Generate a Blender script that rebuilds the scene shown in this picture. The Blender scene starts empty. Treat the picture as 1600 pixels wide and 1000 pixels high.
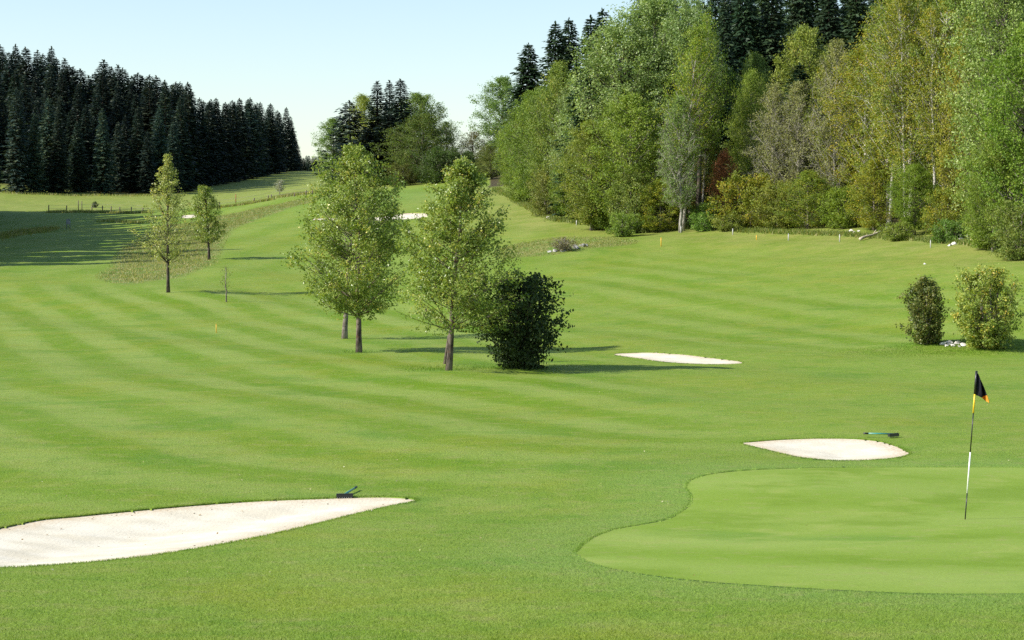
import bpy, math, random
import numpy as np
from mathutils import Vector, Matrix, Euler

SC = bpy.context.scene
COL = SC.collection
PI = math.pi
F = 3000.0                 # focal length in pixels of a 1600 wide picture
ZC = 3.8                   # eye height above the flat of the putting green
PITCH = math.atan(102 / F)

# --------------------------------------------------------------------------- helpers
def lerp(a, b, t): return a + (b - a) * t
def sstep(a, b, x):
    t = np.clip((x - a) / (b - a), 0, 1)
    return t * t * (3 - 2 * t)

def new_mesh(name, V, Fa, mats, attrs=None, smooth=False, mat_idx=None, tris=None):
    """V (n,3) array; Fa list of (m,k) int arrays; attrs {name: per-vertex float array}"""
    me = bpy.data.meshes.new(name)
    V = np.asarray(V, dtype=np.float32).reshape(-1, 3)
    me.vertices.add(len(V)); me.vertices.foreach_set('co', V.ravel())
    arrs = [np.asarray(f, dtype=np.int32) for f in Fa if len(f)]
    tot = np.concatenate([np.full(len(f), f.shape[1], dtype=np.int32) for f in arrs])
    loops = np.concatenate([f.ravel() for f in arrs])
    start = np.zeros(len(tot), dtype=np.int32); start[1:] = np.cumsum(tot)[:-1]
    me.loops.add(len(loops)); me.loops.foreach_set('vertex_index', loops)
    me.polygons.add(len(tot)); me.polygons.foreach_set('loop_start', start)
    me.polygons.foreach_set('loop_total', tot)
    if mat_idx is not None: me.polygons.foreach_set('material_index', np.asarray(mat_idx, dtype=np.int32))
    me.update(calc_edges=True)
    me.polygons.foreach_set('use_smooth', np.full(len(tot), bool(smooth)))
    for m in (mats if isinstance(mats, (list, tuple)) else [mats]): me.materials.append(m)
    for k, a in (attrs or {}).items():
        at_ = me.attributes.new(k, 'FLOAT', 'POINT')
        at_.data.foreach_set('value', np.asarray(a, dtype=np.float32))
    me.validate()
    return me

def link(name, me, parent=None, loc=None):
    o = bpy.data.objects.new(name, me); COL.objects.link(o)
    if parent is not None: o.parent = parent
    if loc is not None: o.location = loc
    return o

def tag(o, label=None, cat=None, group=None, kind=None):
    if label: o['label'] = label
    if cat: o['category'] = cat
    if group: o['group'] = group
    if kind: o['kind'] = kind
    return o

def empty(name, loc, rz=0.0, sc=(1, 1, 1)):
    o = bpy.data.objects.new(name, None); COL.objects.link(o)
    o.location = loc; o.rotation_euler = (0, 0, rz); o.scale = sc
    o.empty_display_size = 0.3
    return o

class MB:
    """collects tubes, quads and leaves into one mesh"""
    def __init__(s): s.V = []; s.T = []; s.Q = []; s.n = 0; s.A = []
    def add(s, V, T=None, Q=None, a=0.5):
        V = np.asarray(V, dtype=float).reshape(-1, 3)
        if T is not None and len(T): s.T.append(np.asarray(T, int) + s.n)
        if Q is not None and len(Q): s.Q.append(np.asarray(Q, int) + s.n)
        s.V.append(V); s.A.append(np.broadcast_to(np.asarray(a, float), (len(V),)).copy()); s.n += len(V)
    def tube(s, P, R, k=6, cap=True, a=0.5):
        P = np.asarray(P, float); n = len(P); R = np.broadcast_to(np.asarray(R, float), (n,))
        T = np.gradient(P, axis=0); T /= np.linalg.norm(T, axis=1)[:, None] + 1e-9
        ref = np.array([1., 0, 0]) if abs(T[0][0]) < .8 else np.array([0, 1., 0])
        A = np.cross(T, ref); A /= np.linalg.norm(A, axis=1)[:, None] + 1e-9
        B = np.cross(T, A)
        ang = np.arange(k) * 2 * PI / k
        V = P[:, None] + R[:, None, None] * (A[:, None] * np.cos(ang)[None, :, None] + B[:, None] * np.sin(ang)[None, :, None])
        i = np.arange(n - 1)[:, None] * k; j = np.arange(k)[None]; j2 = (j + 1) % k
        Q = np.stack([i + j, i + j2, i + k + j2, i + k + j], -1).reshape(-1, 4)
        V = V.reshape(-1, 3); Tt = []
        if cap:
            V = np.vstack([V, P[0], P[-1]]); c0 = n * k; c1 = c0 + 1
            for q in range(k):
                Tt.append((c0, (q + 1) % k, q)); Tt.append((c1, (n - 1) * k + q, (n - 1) * k + (q + 1) % k))
        s.add(V, Tt, Q, a)
    def box(s, c, d, M=None, bev=0.0):
        x, y, z = [q / 2 for q in d]
        V = np.array([(sx * x, sy * y, sz * z) for sz in (-1, 1) for sx, sy in ((-1, -1), (1, -1), (1, 1), (-1, 1))])
        if M is not None: V = V @ np.array(M).T
        s.add(V + np.array(c), None, [(3, 2, 1, 0), (4, 5, 6, 7), (0, 1, 5, 4), (1, 2, 6, 5), (2, 3, 7, 6), (3, 0, 4, 7)])
    def mesh(s, name, mat, smooth=False, attr='tone'):
        V = np.vstack(s.V); fa = []
        if s.Q: fa.append(np.vstack(s.Q))
        if s.T: fa.append(np.vstack(s.T))
        return new_mesh(name, V, fa, mat, {attr: np.concatenate(s.A)}, smooth)

# --------------------------------------------------------------------------- node materials
def mat_new(name):
    m = bpy.data.materials.new(name); m.use_nodes = True
    nt = m.node_tree; nt.nodes.clear()
    return m, nt
class NT:
    def __init__(s, nt): s.nt = nt
    def n(s, t, **k):
        o = s.nt.nodes.new(t)
        for a, v in k.items(): setattr(o, a, v)
        return o
    def l(s, a, b): s.nt.links.new(a, b)
    def attr(s, name):
        o = s.n('ShaderNodeAttribute'); o.attribute_name = name; return o.outputs['Fac']
    def noise(s, vec, scale, detail=3, rough=.55):
        o = s.n('ShaderNodeTexNoise'); o.inputs['Scale'].default_value = scale
        o.inputs['Detail'].default_value = detail; o.inputs['Roughness'].default_value = rough
        if vec is not None: s.l(vec, o.inputs['Vector'])
        return o.outputs['Fac']
    def math(s, op, a, b=None, c=None, clamp=False):
        o = s.n('ShaderNodeMath'); o.operation = op; o.use_clamp = clamp
        for i, v in enumerate((a, b, c)):
            if v is None: continue
            if isinstance(v, (int, float)): o.inputs[i].default_value = v
            else: s.l(v, o.inputs[i])
        return o.outputs[0]
    def mr(s, v, a, b, c=0.0, d=1.0, smooth=True):
        o = s.n('ShaderNodeMapRange'); o.interpolation_type = 'SMOOTHSTEP' if smooth else 'LINEAR'
        s.l(v, o.inputs[0])
        for i, q in enumerate((a, b, c, d)): o.inputs[i + 1].default_value = q
        return o.outputs[0]
    def mix(s, fac, a, b, mode='MIX'):
        o = s.n('ShaderNodeMix'); o.data_type = 'RGBA'; o.blend_type = mode
        for sock, v in ((o.inputs[0], fac), (o.inputs[6], a), (o.inputs[7], b)):
            if isinstance(v, (int, float)): sock.default_value = v
            elif isinstance(v, tuple): sock.default_value = (*v, 1) if len(v) == 3 else v
            else: s.l(v, sock)
        return o.outputs[2]
    def ramp(s, fac, stops):
        o = s.n('ShaderNodeValToRGB'); e = o.color_ramp.elements
        while len(e) < len(stops): e.new(0.5)
        for q, (p, c) in zip(e, stops): q.position = p; q.color = (*c, 1)
        s.l(fac, o.inputs[0]); return o.outputs[0]
    def pos(s): return s.n('ShaderNodeNewGeometry').outputs['Position']
    def obj(s): return s.n('ShaderNodeTexCoord').outputs['Object']
    def bsdf(s, col, rough=.8, spec=.2, normal=None, metal=0.0):
        b = s.n('ShaderNodeBsdfPrincipled')
        if isinstance(col, tuple): b.inputs['Base Color'].default_value = (*col, 1)
        else: s.l(col, b.inputs['Base Color'])
        if isinstance(rough, (int, float)): b.inputs['Roughness'].default_value = rough
        else: s.l(rough, b.inputs['Roughness'])
        b.inputs['Specular IOR Level'].default_value = spec
        b.inputs['Metallic'].default_value = metal
        if normal is not None: s.l(normal, b.inputs['Normal'])
        return b.outputs[0]
    def bump(s, h, strength=.5, dist=.02):
        o = s.n('ShaderNodeBump'); o.inputs['Strength'].default_value = strength
        o.inputs['Distance'].default_value = dist; s.l(h, o.inputs['Height']); return o.outputs[0]
    def out(s, sh):
        o = s.n('ShaderNodeOutputMaterial'); s.l(sh, o.inputs['Surface'])

def leaf_mat(name, stops, trans=.35, rough=.5, spec=.25, tgain=(1.35, 1.3, .6), gain=1.0):
    m, nt = mat_new(name); N = NT(nt)
    stops = [(p, tuple(min(.85, q * gain) for q in col)) for p, col in stops]
    c = N.ramp(N.attr('tone'), stops)
    oi = N.n('ShaderNodeObjectInfo')
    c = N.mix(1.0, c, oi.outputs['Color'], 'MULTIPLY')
    b = N.bsdf(c, rough, spec)
    t = N.n('ShaderNodeBsdfTranslucent')
    N.l(N.mix(1.0, c, tgain, 'MULTIPLY'), t.inputs['Color'])
    mx = N.n('ShaderNodeMixShader'); mx.inputs[0].default_value = trans
    N.l(b, mx.inputs[1]); N.l(t.outputs[0], mx.inputs[2]); N.out(mx.outputs[0])
    return m

def bark_mat(name, dark, light, marks=(0.02, 0.018, 0.015), markamt=.5, scale=3.0):
    m, nt = mat_new(name); N = NT(nt)
    mp = N.n('ShaderNodeMapping'); mp.inputs['Scale'].default_value = (1, 1, .35); N.l(N.obj(), mp.inputs[0])
    n1 = N.noise(mp.outputs[0], scale * 2, 5, .65)
    mp2 = N.n('ShaderNodeMapping'); mp2.inputs['Scale'].default_value = (.6, .6, 2.2); N.l(N.obj(), mp2.inputs[0])
    n2 = N.noise(mp2.outputs[0], scale, 3, .6)
    c = N.mix(N.mr(n1, .35, .65), dark, light)
    c = N.mix(N.math('MULTIPLY', N.mr(n2, .56, .64), markamt), c, marks)
    N.out(N.bsdf(c, .85, .15, N.bump(n1, .6, .02)))
    return m

def plain_mat(name, col, rough=.5, spec=.4, var=.15, nscale=20, metal=0.0):
    m, nt = mat_new(name); N = NT(nt)
    n = N.noise(N.obj(), nscale, 4, .6)
    d = tuple(q * (1 - var) for q in col); l = tuple(min(1, q * (1 + var)) for q in col)
    N.out(N.bsdf(N.mix(N.mr(n, .3, .7), d, l), rough, spec, N.bump(n, .15, .005), metal))
    return m

# --------------------------------------------------------------------------- terrain
# every column of the view: distance from the camera -> picture row at which that ground lies
NEAR = [(4, 1690), (8, 1150), (15, 1000), (19, 905), (23.5, 850), (27.6, 811)]
def flat(*ds): return [(d, 398 + ZC * F / d) for d in ds]
COLS = {
    -1500: NEAR + flat(38, 56) + [(75, 530), (105, 440), (125, 405), (165, 330), (230, 250), (300, 180), (345, 150), (420, 110), (600, 60), (800, 60)],
    -500: NEAR + flat(38, 56, 75) + [(105, 495), (125, 442), (165, 385), (230, 335), (300, 300), (345, 280), (420, 210), (500, 170), (600, 150), (800, 160)],
    -60: NEAR + flat(38, 56, 75) + [(105, 500), (125, 450), (165, 400), (230, 358), (300, 323), (345, 302), (390, 272), (450, 215), (520, 190), (600, 190), (800, 200)],
    0: NEAR + flat(38, 56, 75) + [(105, 500), (125, 450), (165, 400), (230, 360), (300, 325), (350, 303), (390, 278), (450, 226), (520, 205), (600, 205), (800, 215)],
    120: NEAR + flat(38, 56, 75) + [(105, 500), (125, 450), (165, 400), (225, 361), (290, 328), (362, 304), (400, 284), (450, 260), (520, 238), (600, 230), (800, 235)],
    250: NEAR + flat(38, 56, 75) + [(104, 500), (120, 457), (140, 430), (165, 400), (220, 360), (265, 336), (295, 324), (365, 305), (390, 298), (450, 284), (520, 262), (600, 250), (800, 255)],
    370: NEAR + flat(38, 56, 75) + [(104, 500), (122, 457), (140, 425), (165, 395), (205, 358), (240, 332), (262, 321), (300, 313), (385, 303), (450, 290), (520, 277), (600, 262), (800, 262)],
    480: NEAR + flat(38, 56, 75) + [(104, 500), (125, 458), (165, 398), (205, 350), (235, 322), (262, 306), (285, 300), (420, 289), (500, 278), (600, 268), (800, 275)],
    640: NEAR + flat(38, 56, 75) + [(102, 500), (120, 460), (155, 400), (203, 346), (213, 332), (232, 311), (262, 291), (300, 286), (400, 278), (600, 266), (800, 272)],
    760: NEAR + flat(38, 56, 75) + [(100, 500), (118, 455), (150, 400), (190, 350), (220, 318), (255, 292), (290, 275), (350, 262), (450, 250), (800, 250)],
    860: NEAR + flat(38, 56, 75) + [(98, 500), (116, 450), (146, 402), (160, 380), (184, 344), (205, 318), (235, 290), (270, 262), (320, 238), (450, 215), (800, 215)],
    1100: NEAR + flat(38, 56, 75) + [(96, 500), (113, 450), (141, 400), (160, 361), (176, 338), (200, 305), (240, 258), (300, 212), (420, 180), (800, 180)],
    1350: NEAR + flat(38, 56) + [(74, 552), (83, 530), (92, 500), (108, 450), (127, 400), (139, 372), (156, 345), (180, 300), (230, 235), (300, 180), (420, 150), (800, 150)],
    1600: NEAR + flat(38, 56) + [(72, 555), (80, 535), (86, 500), (99, 450), (114, 400), (128, 372), (158, 310), (230, 205), (300, 160), (420, 130), (800, 130)],
    2300: NEAR + flat(38, 56) + [(70, 550), (80, 505), (99, 420), (114, 370), (128, 330), (158, 270), (230, 170), (300, 120), (420, 100), (800, 100)],
}
U_G = np.linspace(-.80, .62, 285)
LD0, LD1, NLD = math.log(3.0), math.log(3200.0), 520
LD_G = np.linspace(LD0, LD1, NLD); D_G = np.exp(LD_G)
def _table():
    keys = sorted(COLS); us = [(k - 800) / F for k in keys]; zz = []
    for k in keys:
        ds = np.array([p[0] for p in COLS[k]]); rs = np.array([p[1] for p in COLS[k]])
        z = ZC + (398 - rs) / F * ds
        zi = np.interp(D_G, ds, z)
        far = D_G > 800
        zi[far] = z[-1] + (D_G[far] - 800) * .012
        zz.append(zi)
    zz = np.array(zz)
    T = np.empty((len(U_G), NLD))
    for j in range(NLD): T[:, j] = np.interp(U_G, us, zz[:, j])
    def sm(A, sig, ax):
        r = int(3 * sig) + 1; k = np.exp(-.5 * (np.arange(-r, r + 1) / sig) ** 2); k /= k.sum()
        P = np.pad(A, [(r, r) if a == ax else (0, 0) for a in range(2)], mode='edge')
        return np.apply_along_axis(lambda v: np.convolve(v, k, 'valid'), ax, P)
    return sm(sm(T, 4.0, 0), 3.0, 1)
TAB = _table()
BUMPS = []          # (x, y, rx, ry, h)
def _waves(X, Y):
    return (.05 * np.sin(X * .31 + 1.3) * np.sin(Y * .23 + .4) + .035 * np.sin(X * .62 + Y * .37) +
            .02 * np.sin(X * 1.1 - Y * .8 + 2.0)) * np.clip((Y - 6) / 40, .25, 1.15)
def H(X, Y):
    X = np.asarray(X, float); Y = np.asarray(Y, float)
    d = np.clip(Y, 3.05, 3190); u = np.clip(X / d, U_G[0] + 1e-6, U_G[-1] - 1e-6)
    fu = (u - U_G[0]) / (U_G[1] - U_G[0]); fd = (np.log(d) - LD0) / (LD_G[1] - LD_G[0])
    i = np.clip(fu.astype(int), 0, len(U_G) - 2); j = np.clip(fd.astype(int), 0, NLD - 2)
    a = fu - i; b = fd - j
    z = (TAB[i, j] * (1 - a) * (1 - b) + TAB[i + 1, j] * a * (1 - b) + TAB[i, j + 1] * (1 - a) * b + TAB[i + 1, j + 1] * a * b)
    z = z + _waves(X, Y)
    for (x, y, rx, ry, h) in BUMPS:
        z = z + h * np.exp(-((X - x) / rx) ** 2 - ((Y - y) / ry) ** 2)
    return z
def h1(x, y): return float(H(np.array([x]), np.array([y]))[0])
_dd = np.exp(np.linspace(math.log(5), math.log(1200), 6000))
def at(px, py):
    """the point of the ground seen at picture position (px, py)"""
    x = (px - 800) / F; y = (500 - py) / F
    Y = math.cos(PITCH) + y * math.sin(PITCH); Z = -math.sin(PITCH) + y * math.cos(PITCH)
    xs = x / Y * _dd; zs = ZC + Z / Y * _dd
    below = zs < H(xs, _dd)
    k = int(np.argmax(below)) if below.any() else len(_dd) - 1
    if k == 0: k = 1
    g0 = zs[k - 1] - h1(xs[k - 1], _dd[k - 1]); g1 = zs[k] - h1(xs[k], _dd[k])
    t = g0 / (g0 - g1 + 1e-9); t = min(max(t, 0), 1)
    d = lerp(_dd[k - 1], _dd[k], t); X = x / Y * d
    return Vector((X, d, h1(X, d)))
def stand(px, d):
    X = (px - 800) / F * d
    return Vector((X, d, h1(X, d)))
def row_h(p, top):
    """height that reaches picture row `top` when standing at p"""
    y = (500 - top) / F
    Y = math.cos(PITCH) + y * math.sin(PITCH); Z = -math.sin(PITCH) + y * math.cos(PITCH)
    return ZC + Z / Y * p.y - p.z

p_ = at(1500, 548); BUMPS.append((p_.x + 1.2, p_.y + .6, 4.2, 1.7, .42))
p_ = at(870, 394); BUMPS.append((p_.x - 1, p_.y + 1.5, 6, 4, .5))

def smooth_poly(pts, n=14, closed=True):
    P = np.array(pts, float); m = len(P); out = []
    for i in range(m):
        a, b, c, d = P[(i - 1) % m], P[i], P[(i + 1) % m], P[(i + 2) % m]
        for k in range(n):
            t = k / n
            out.append(.5 * ((2 * b) + (-a + c) * t + (2 * a - 5 * b + 4 * c - d) * t * t + (-a + 3 * b - 3 * c + d) * t ** 3))
    return np.array(out)
def world_poly(px):
    return np.array([at(*q)[:2] for q in px])
def inside(P, X, Y):
    X = np.asarray(X); Y = np.asarray(Y); c = np.zeros(X.shape, bool)
    x0, y0 = P[-1]
    for x1, y1 in P:
        if y0 != y1:
            m = ((y1 > Y) != (y0 > Y)) & (X < (x0 - x1) * (Y - y1) / (y0 - y1) + x1)
            c ^= m
        x0, y0 = x1, y1
    return c
def dist_poly(P, X, Y, closed=True, near=False):
    X = np.asarray(X, float); Y = np.asarray(Y, float)
    best = np.full(X.shape, 1e18); bx = np.zeros(X.shape); by = np.zeros(X.shape)
    n = len(P)
    for i in range(n if closed else n - 1):
        a = P[i]; b = P[(i + 1) % n]; d = b - a; L = d @ d + 1e-12
        t = np.clip(((X - a[0]) * d[0] + (Y - a[1]) * d[1]) / L, 0, 1)
        qx = a[0] + t * d[0]; qy = a[1] + t * d[1]
        dd = (X - qx) ** 2 + (Y - qy) ** 2; m = dd < best
        best = np.where(m, dd, best)
        if near: bx = np.where(m, qx, bx); by = np.where(m, qy, by)
    if near: return np.sqrt(best), bx, by
    return np.sqrt(best)

BUNKERS_PX = [
    ('large', [(-60, 832), (0, 824), (60, 812), (120, 806), (200, 798), (300, 789), (400, 782), (500, 778), (560, 776), (612, 776), (650, 781),
               (600, 792), (540, 806), (480, 821), (420, 835), (350, 849), (280, 861), (200, 872), (120, 880), (40, 885), (-60, 888), (-150, 885), (-200, 862), (-150, 842)]),
    ('green', [(1161, 693), (1180, 690), (1220, 687), (1280, 685), (1340, 686), (1380, 691), (1408, 701), (1420, 709), (1400, 715), (1360, 718.5), (1300, 719), (1250, 714), (1205, 704)]),
    ('middle', [(960, 553.5), (985, 551.5), (1020, 551), (1060, 553.5), (1100, 558), (1140, 562.5), (1160, 567), (1130, 569), (1080, 568), (1020, 563), (985, 558)]),
    ('far', [(488, 342), (515, 340.5), (560, 340), (605, 337), (638, 332.5), (664, 333), (665, 339), (640, 342), (600, 344.5), (550, 344.5), (500, 344)]),
    ('tiny', [(285, 337), (300, 335.5), (309, 337), (302, 340), (287, 340.5)]),
]
GREEN_PX = [(900, 863), (912, 850), (930, 838), (960, 827), (1000, 820), (1040, 812), (1065, 800), (1080, 785), (1081, 772), (1072, 762), (1076, 752), (1100, 743),
            (1140, 737), (1200, 733), (1300, 730.5), (1450, 730), (1600, 731), (1800, 735), (1930, 780), (1930, 880), (1800, 925), (1600, 927), (1450, 927), (1300, 921),
            (1200, 915), (1100, 908), (1000, 896), (930, 881)]
POLYS = []      # name, world polygon
for nm, px in BUNKERS_PX: POLYS.append((nm, smooth_poly(world_poly(px), 8)))
POLYS.append(('putting', smooth_poly(world_poly(GREEN_PX), 8)))
ROUGH_PX = [(148, 434), (168, 418), (178, 400), (190, 384), (215, 372), (236, 357), (290, 349), (345, 337), (400, 325), (450, 315), (505, 306),
            (500, 312), (450, 327), (405, 343), (365, 362), (352, 384), (345, 402), (335, 414), (300, 428), (250, 438), (190, 445)]
ROUGH2_PX = [(770, 400), (800, 383), (840, 375), (900, 370), (960, 371), (1000, 378), (960, 385), (915, 389), (870, 398), (820, 402)]
ROUGH = [smooth_poly(world_poly(ROUGH_PX), 4), smooth_poly(world_poly(ROUGH2_PX), 4)]
STRIPE = np.array([(-95, 300), (-52, 180), (-36.5, 136)] + [tuple(at(*q)[:2]) for q in [(22, 466), (80, 492), (144, 524), (208, 559), (288, 591), (384, 607), (480, 622), (600, 647), (700, 663), (787, 679), (912, 691)]] + [(3.2, 38.0), (8, 37.6), (14, 38.2), (60, 40)])
STRIPE = np.array([np.array(p) for p in smooth_poly(STRIPE, 6)[:-7]])
GREENP = POLYS[-1][1]
EDGE_PX = [(770, 296), (800, 312), (830, 328), (860, 345), (920, 352), (1000, 357), (1100, 359), (1230, 366), (1350, 371), (1450, 378), (1520, 384), (1600, 398)]
EDGE = np.array([at(*q)[:2] for q in EDGE_PX] + [np.array((60, 95.)), np.array((90, 80.))])

def lawn_fields(X, Y):
    """what the grass is like at each place: mowing stripe, rough, lushness, dryness"""
    sd = dist_poly(STRIPE, X, Y, closed=False)
    left = X < np.interp(Y, STRIPE[::-1, 1], STRIPE[::-1, 0])
    s = np.where(left, -sd, sd)
    s = s + .16 * np.sin(X * .21 + Y * .11) + .10 * np.sin(X * .53 - Y * .17 + 1)
    fw = .5 + .5 * np.tanh(2.2 * np.cos(2 * PI * s / 3.2))
    s2 = X + .35 * Y - 40.8
    fr = .5 + .5 * np.tanh(1.8 * np.cos(2 * PI * s2 / 4.15 + .35 * np.sin(Y * .13 + X * .21) + .2 * np.sin(X * .5)))
    wr = sstep(-2, 6, X - .02 * Y) * sstep(62, 82, Y)
    fade = (1 - .85 * sstep(1, 6.5, X)) * (1 - sstep(118, 135, Y)) * sstep(24, 32, Y) * (1 - wr)
    dg = dist_poly(GREENP, X, Y); ing = inside(GREENP, X, Y)
    fr_w = wr * sstep(64, 84, Y) * (1 - sstep(135, 150, Y)) * (1 - sstep(100, 116, Y) * sstep(10, 20, X) * .8)
    stripe = .5 + (fw - .5) * fade + (fr - .5) * fr_w * .8
    # collar of the putting green: mown in rings round it
    ring = .5 + .5 * np.cos(2 * PI * (dg - .5) / 2.6)
    w = np.exp(-(dg / 3.6) ** 2) * (~ing)
    stripe = lerp(stripe, .35 + .65 * ring, w * .8)
    # mowing bands on the green itself
    g = .5 + .3 * np.sin((Y + .35 * X) * 1.55 + .8 * np.sin(X * .4)) + .2 * np.sin(Y * .9 - X * .6)
    stripe = np.where(ing, g, stripe)
    # middle distance fairway that climbs to the far green
    far_w = sstep(128, 145, Y) * (1 - sstep(255, 270, Y)) * (X < .2 * Y)
    fs = .5 + .5 * np.tanh(1.5 * np.cos(2 * PI * (X - .12 * Y) / 6.5))
    stripe = stripe + (fs - .5) * far_w * .55
    rough = np.zeros_like(X)
    for k, P in enumerate(ROUGH):
        d = dist_poly(P, X, Y); i = inside(P, X, Y); sgn = np.where(i, d, -d)
        rough = np.maximum(rough, sstep(-.4, 1.2, sgn) * (1.0 if k == 0 else .8))
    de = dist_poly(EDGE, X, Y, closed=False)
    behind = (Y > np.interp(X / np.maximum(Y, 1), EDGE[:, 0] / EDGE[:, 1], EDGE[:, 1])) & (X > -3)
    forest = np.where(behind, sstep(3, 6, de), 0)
    dry = np.where(behind, .6, np.exp(-(de / 9.0) ** 1.5) * .75) * (Y > 60)
    far_field = sstep(268, 290, Y + .25 * (X + 60)) * (X < 5)
    dry = np.maximum(dry, far_field * .6)
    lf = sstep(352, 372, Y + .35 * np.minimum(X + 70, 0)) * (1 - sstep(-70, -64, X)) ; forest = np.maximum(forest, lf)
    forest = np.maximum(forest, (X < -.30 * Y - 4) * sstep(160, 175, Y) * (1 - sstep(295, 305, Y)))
    lush = .8 * np.exp(-(dg / 1.5) ** 2)
    for q in ((700, 579), (812, 577), (760, 575), (561, 551)):
        p = at(*q); lush = np.maximum(lush, .9 * np.exp(-((X - p.x) / 1.1) ** 2 - ((Y - p.y - .6) / 1.6) ** 2))
    gx = at(650, 300); lush = np.maximum(lush, np.exp(-((X - gx.x) / 13) ** 2 - ((Y - gx.y + 6) / 14) ** 2))
    return dict(stripe=stripe, rough=rough, dry=dry, lush=lush, forest=forest)

# --------------------------------------------------------------------------- ground material (also used by the grass blades)
def grass_nodes(N, green=False):
    P = N.pos()
    st = N.attr('stripe'); rg = N.attr('rough'); dr = N.attr('dry'); lu = N.attr('lush'); fo = N.attr('forest')
    n_big = N.noise(P, .10, 4, .6); n_mid = N.noise(P, .55, 5, .6); n_sm = N.noise(P, 3.2, 4, .65); n_f = N.noise(P, 26, 3, .7); n_ff = N.noise(P, 95, 2, .7)
    lo, hi = ((.138, .226, .014), (.210, .284, .056)) if green else ((.108, .192, .005), (.190, .256, .048))
    wob = N.math('MULTIPLY_ADD', n_mid, .7, -.35)
    amp = N.mr(N.noise(P, .07, 2, .5), .35, .65, .55, 1.0)
    st = N.math('MULTIPLY_ADD', N.math('SUBTRACT', st, .5), amp, .5)
    t = N.math('ADD', st, wob, None, True)
    c = N.mix(t, lo, hi)
    yel = N.math('MULTIPLY', N.mr(N.math('ADD', N.math('MULTIPLY', n_big, .6), N.math('MULTIPLY', n_mid, .5)), .50, .70), .45 if green else .58)
    c = N.mix(yel, c, (.170, .240, .028) if green else (.172, .212, .014))
    deep = N.math('MULTIPLY', N.mr(N.noise(P, .23, 5, .6), .53, .68), .55)
    c = N.mix(deep, c, (.082, .178, .014))
    if not green:
        n_c = N.noise(P, 1.5, 5, .65)
        c = N.mix(N.math('MULTIPLY', N.mr(n_c, .52, .68), .40), c, (.076, .168, .010)); c = N.mix(N.math('MULTIPLY', N.mr(n_c, .48, .34), .38), c, (.215, .240, .060))
    if not green: c = N.mix(N.math('MULTIPLY', lu, .55), c, (.120, .225, .040))
    strawn = N.mr(n_sm, .52, .70); 
    c = N.mix(N.math('MULTIPLY', strawn, .36 if not green else .34), c, (.24, .235, .085))
    dc = N.mix(N.mr(n_mid, .35, .65), (.175, .190, .045), (.260, .240, .085))
    if green:
        mo = N.noise(P, .42, 4, .6); c = N.mix(N.math('MULTIPLY', N.mr(mo, .48, .64), .7), c, (.118, .196, .010)); c = N.mix(N.math('MULTIPLY', N.mr(N.noise(P, .8, 3, .6), .52, .68), .5), c, (.228, .285, .058))
    c = N.mix(N.math('MULTIPLY', dr, N.mr(n_sm, .3, .65, .35, .9)), c, dc)
    rc = N.mix(N.mr(n_sm, .35, .62), (.125, .150, .036), (.225, .215, .085))
    rc = N.mix(N.mr(n_mid, .43, .60), rc, (.100, .180, .034))
    c = N.mix(rg, c, rc)
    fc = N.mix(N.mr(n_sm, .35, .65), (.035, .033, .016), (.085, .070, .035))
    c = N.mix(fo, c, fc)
    v = N.mr(n_f, .25, .75, .72, 1.28, False); v2 = N.mr(n_ff, .25, .75, .76, 1.22, False)
    if green: v = N.mr(n_f, .25, .75, .86, 1.14, False); v2 = N.mr(n_ff, .25, .75, .80, 1.2, False)
    vv = N.math('MULTIPLY', v, v2)
    cm = N.n('ShaderNodeCombineColor'); [N.l(vv, cm.inputs[k]) for k in range(3)]
    c = N.mix(1.0, c, cm.outputs[0], 'MULTIPLY')
    hgt = N.math('ADD', N.math('MULTIPLY', n_f, 1.0), N.math('MULTIPLY', n_sm, .5))
    return c, hgt
def make_grass(name, green=False):
    m, nt = mat_new(name); N = NT(nt)
    c, hgt = grass_nodes(N, green)
    b = N.bsdf(c, .75, .12, N.bump(hgt, .35 if green else .8, .01 if green else .03))
    N.out(b); return m
M_GRASS = make_grass('mown_grass'); M_GREEN = make_grass('putting_grass', True)
def make_blade():
    m, nt = mat_new('grass_blade'); N = NT(nt)
    c, _ = grass_nodes(N)
    k = N.mr(N.attr('tone'), 0, 1, 1.15, 1.55, False)
    cm = N.n('ShaderNodeCombineColor'); [N.l(k, cm.inputs[q]) for q in range(3)]
    c = N.mix(1.0, c, cm.outputs[0], 'MULTIPLY')
    b = N.bsdf(c, .55, .2); t = N.n('ShaderNodeBsdfTranslucent'); N.l(c, t.inputs[0])
    mx = N.n('ShaderNodeMixShader'); mx.inputs[0].default_value = .4; N.l(b, mx.inputs[1]); N.l(t.outputs[0], mx.inputs[2])
    N.out(mx.outputs[0]); return m
M_BLADE = make_blade()
def make_sand():
    m, nt = mat_new('bunker_sand'); N = NT(nt); P = N.pos()
    a = N.noise(P, 1.1, 4, .6); b = N.noise(P, 18, 4, .7); 
    wv = N.n('ShaderNodeTexWave'); wv.inputs['Scale'].default_value = 4.5; wv.inputs['Distortion'].default_value = 3.5; wv.inputs['Detail'].default_value = 3
    wv.inputs['Detail Scale'].default_value = .8; N.l(P, wv.inputs['Vector'])
    c = N.mix(N.mr(a, .35, .65), (.53, .485, .375), (.61, .57, .465))
    c = N.mix(N.math('MULTIPLY', N.mr(b, .55, .72), .5), c, (.42, .36, .28))
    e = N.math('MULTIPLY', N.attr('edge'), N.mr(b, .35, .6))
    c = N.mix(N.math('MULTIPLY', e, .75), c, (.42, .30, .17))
    h = N.math('ADD', N.math('MULTIPLY', wv.outputs['Fac'], .05), b)
    N.out(N.bsdf(c, .9, .1, N.bump(h, .45, .02))); return m
M_SAND = make_sand()

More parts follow.
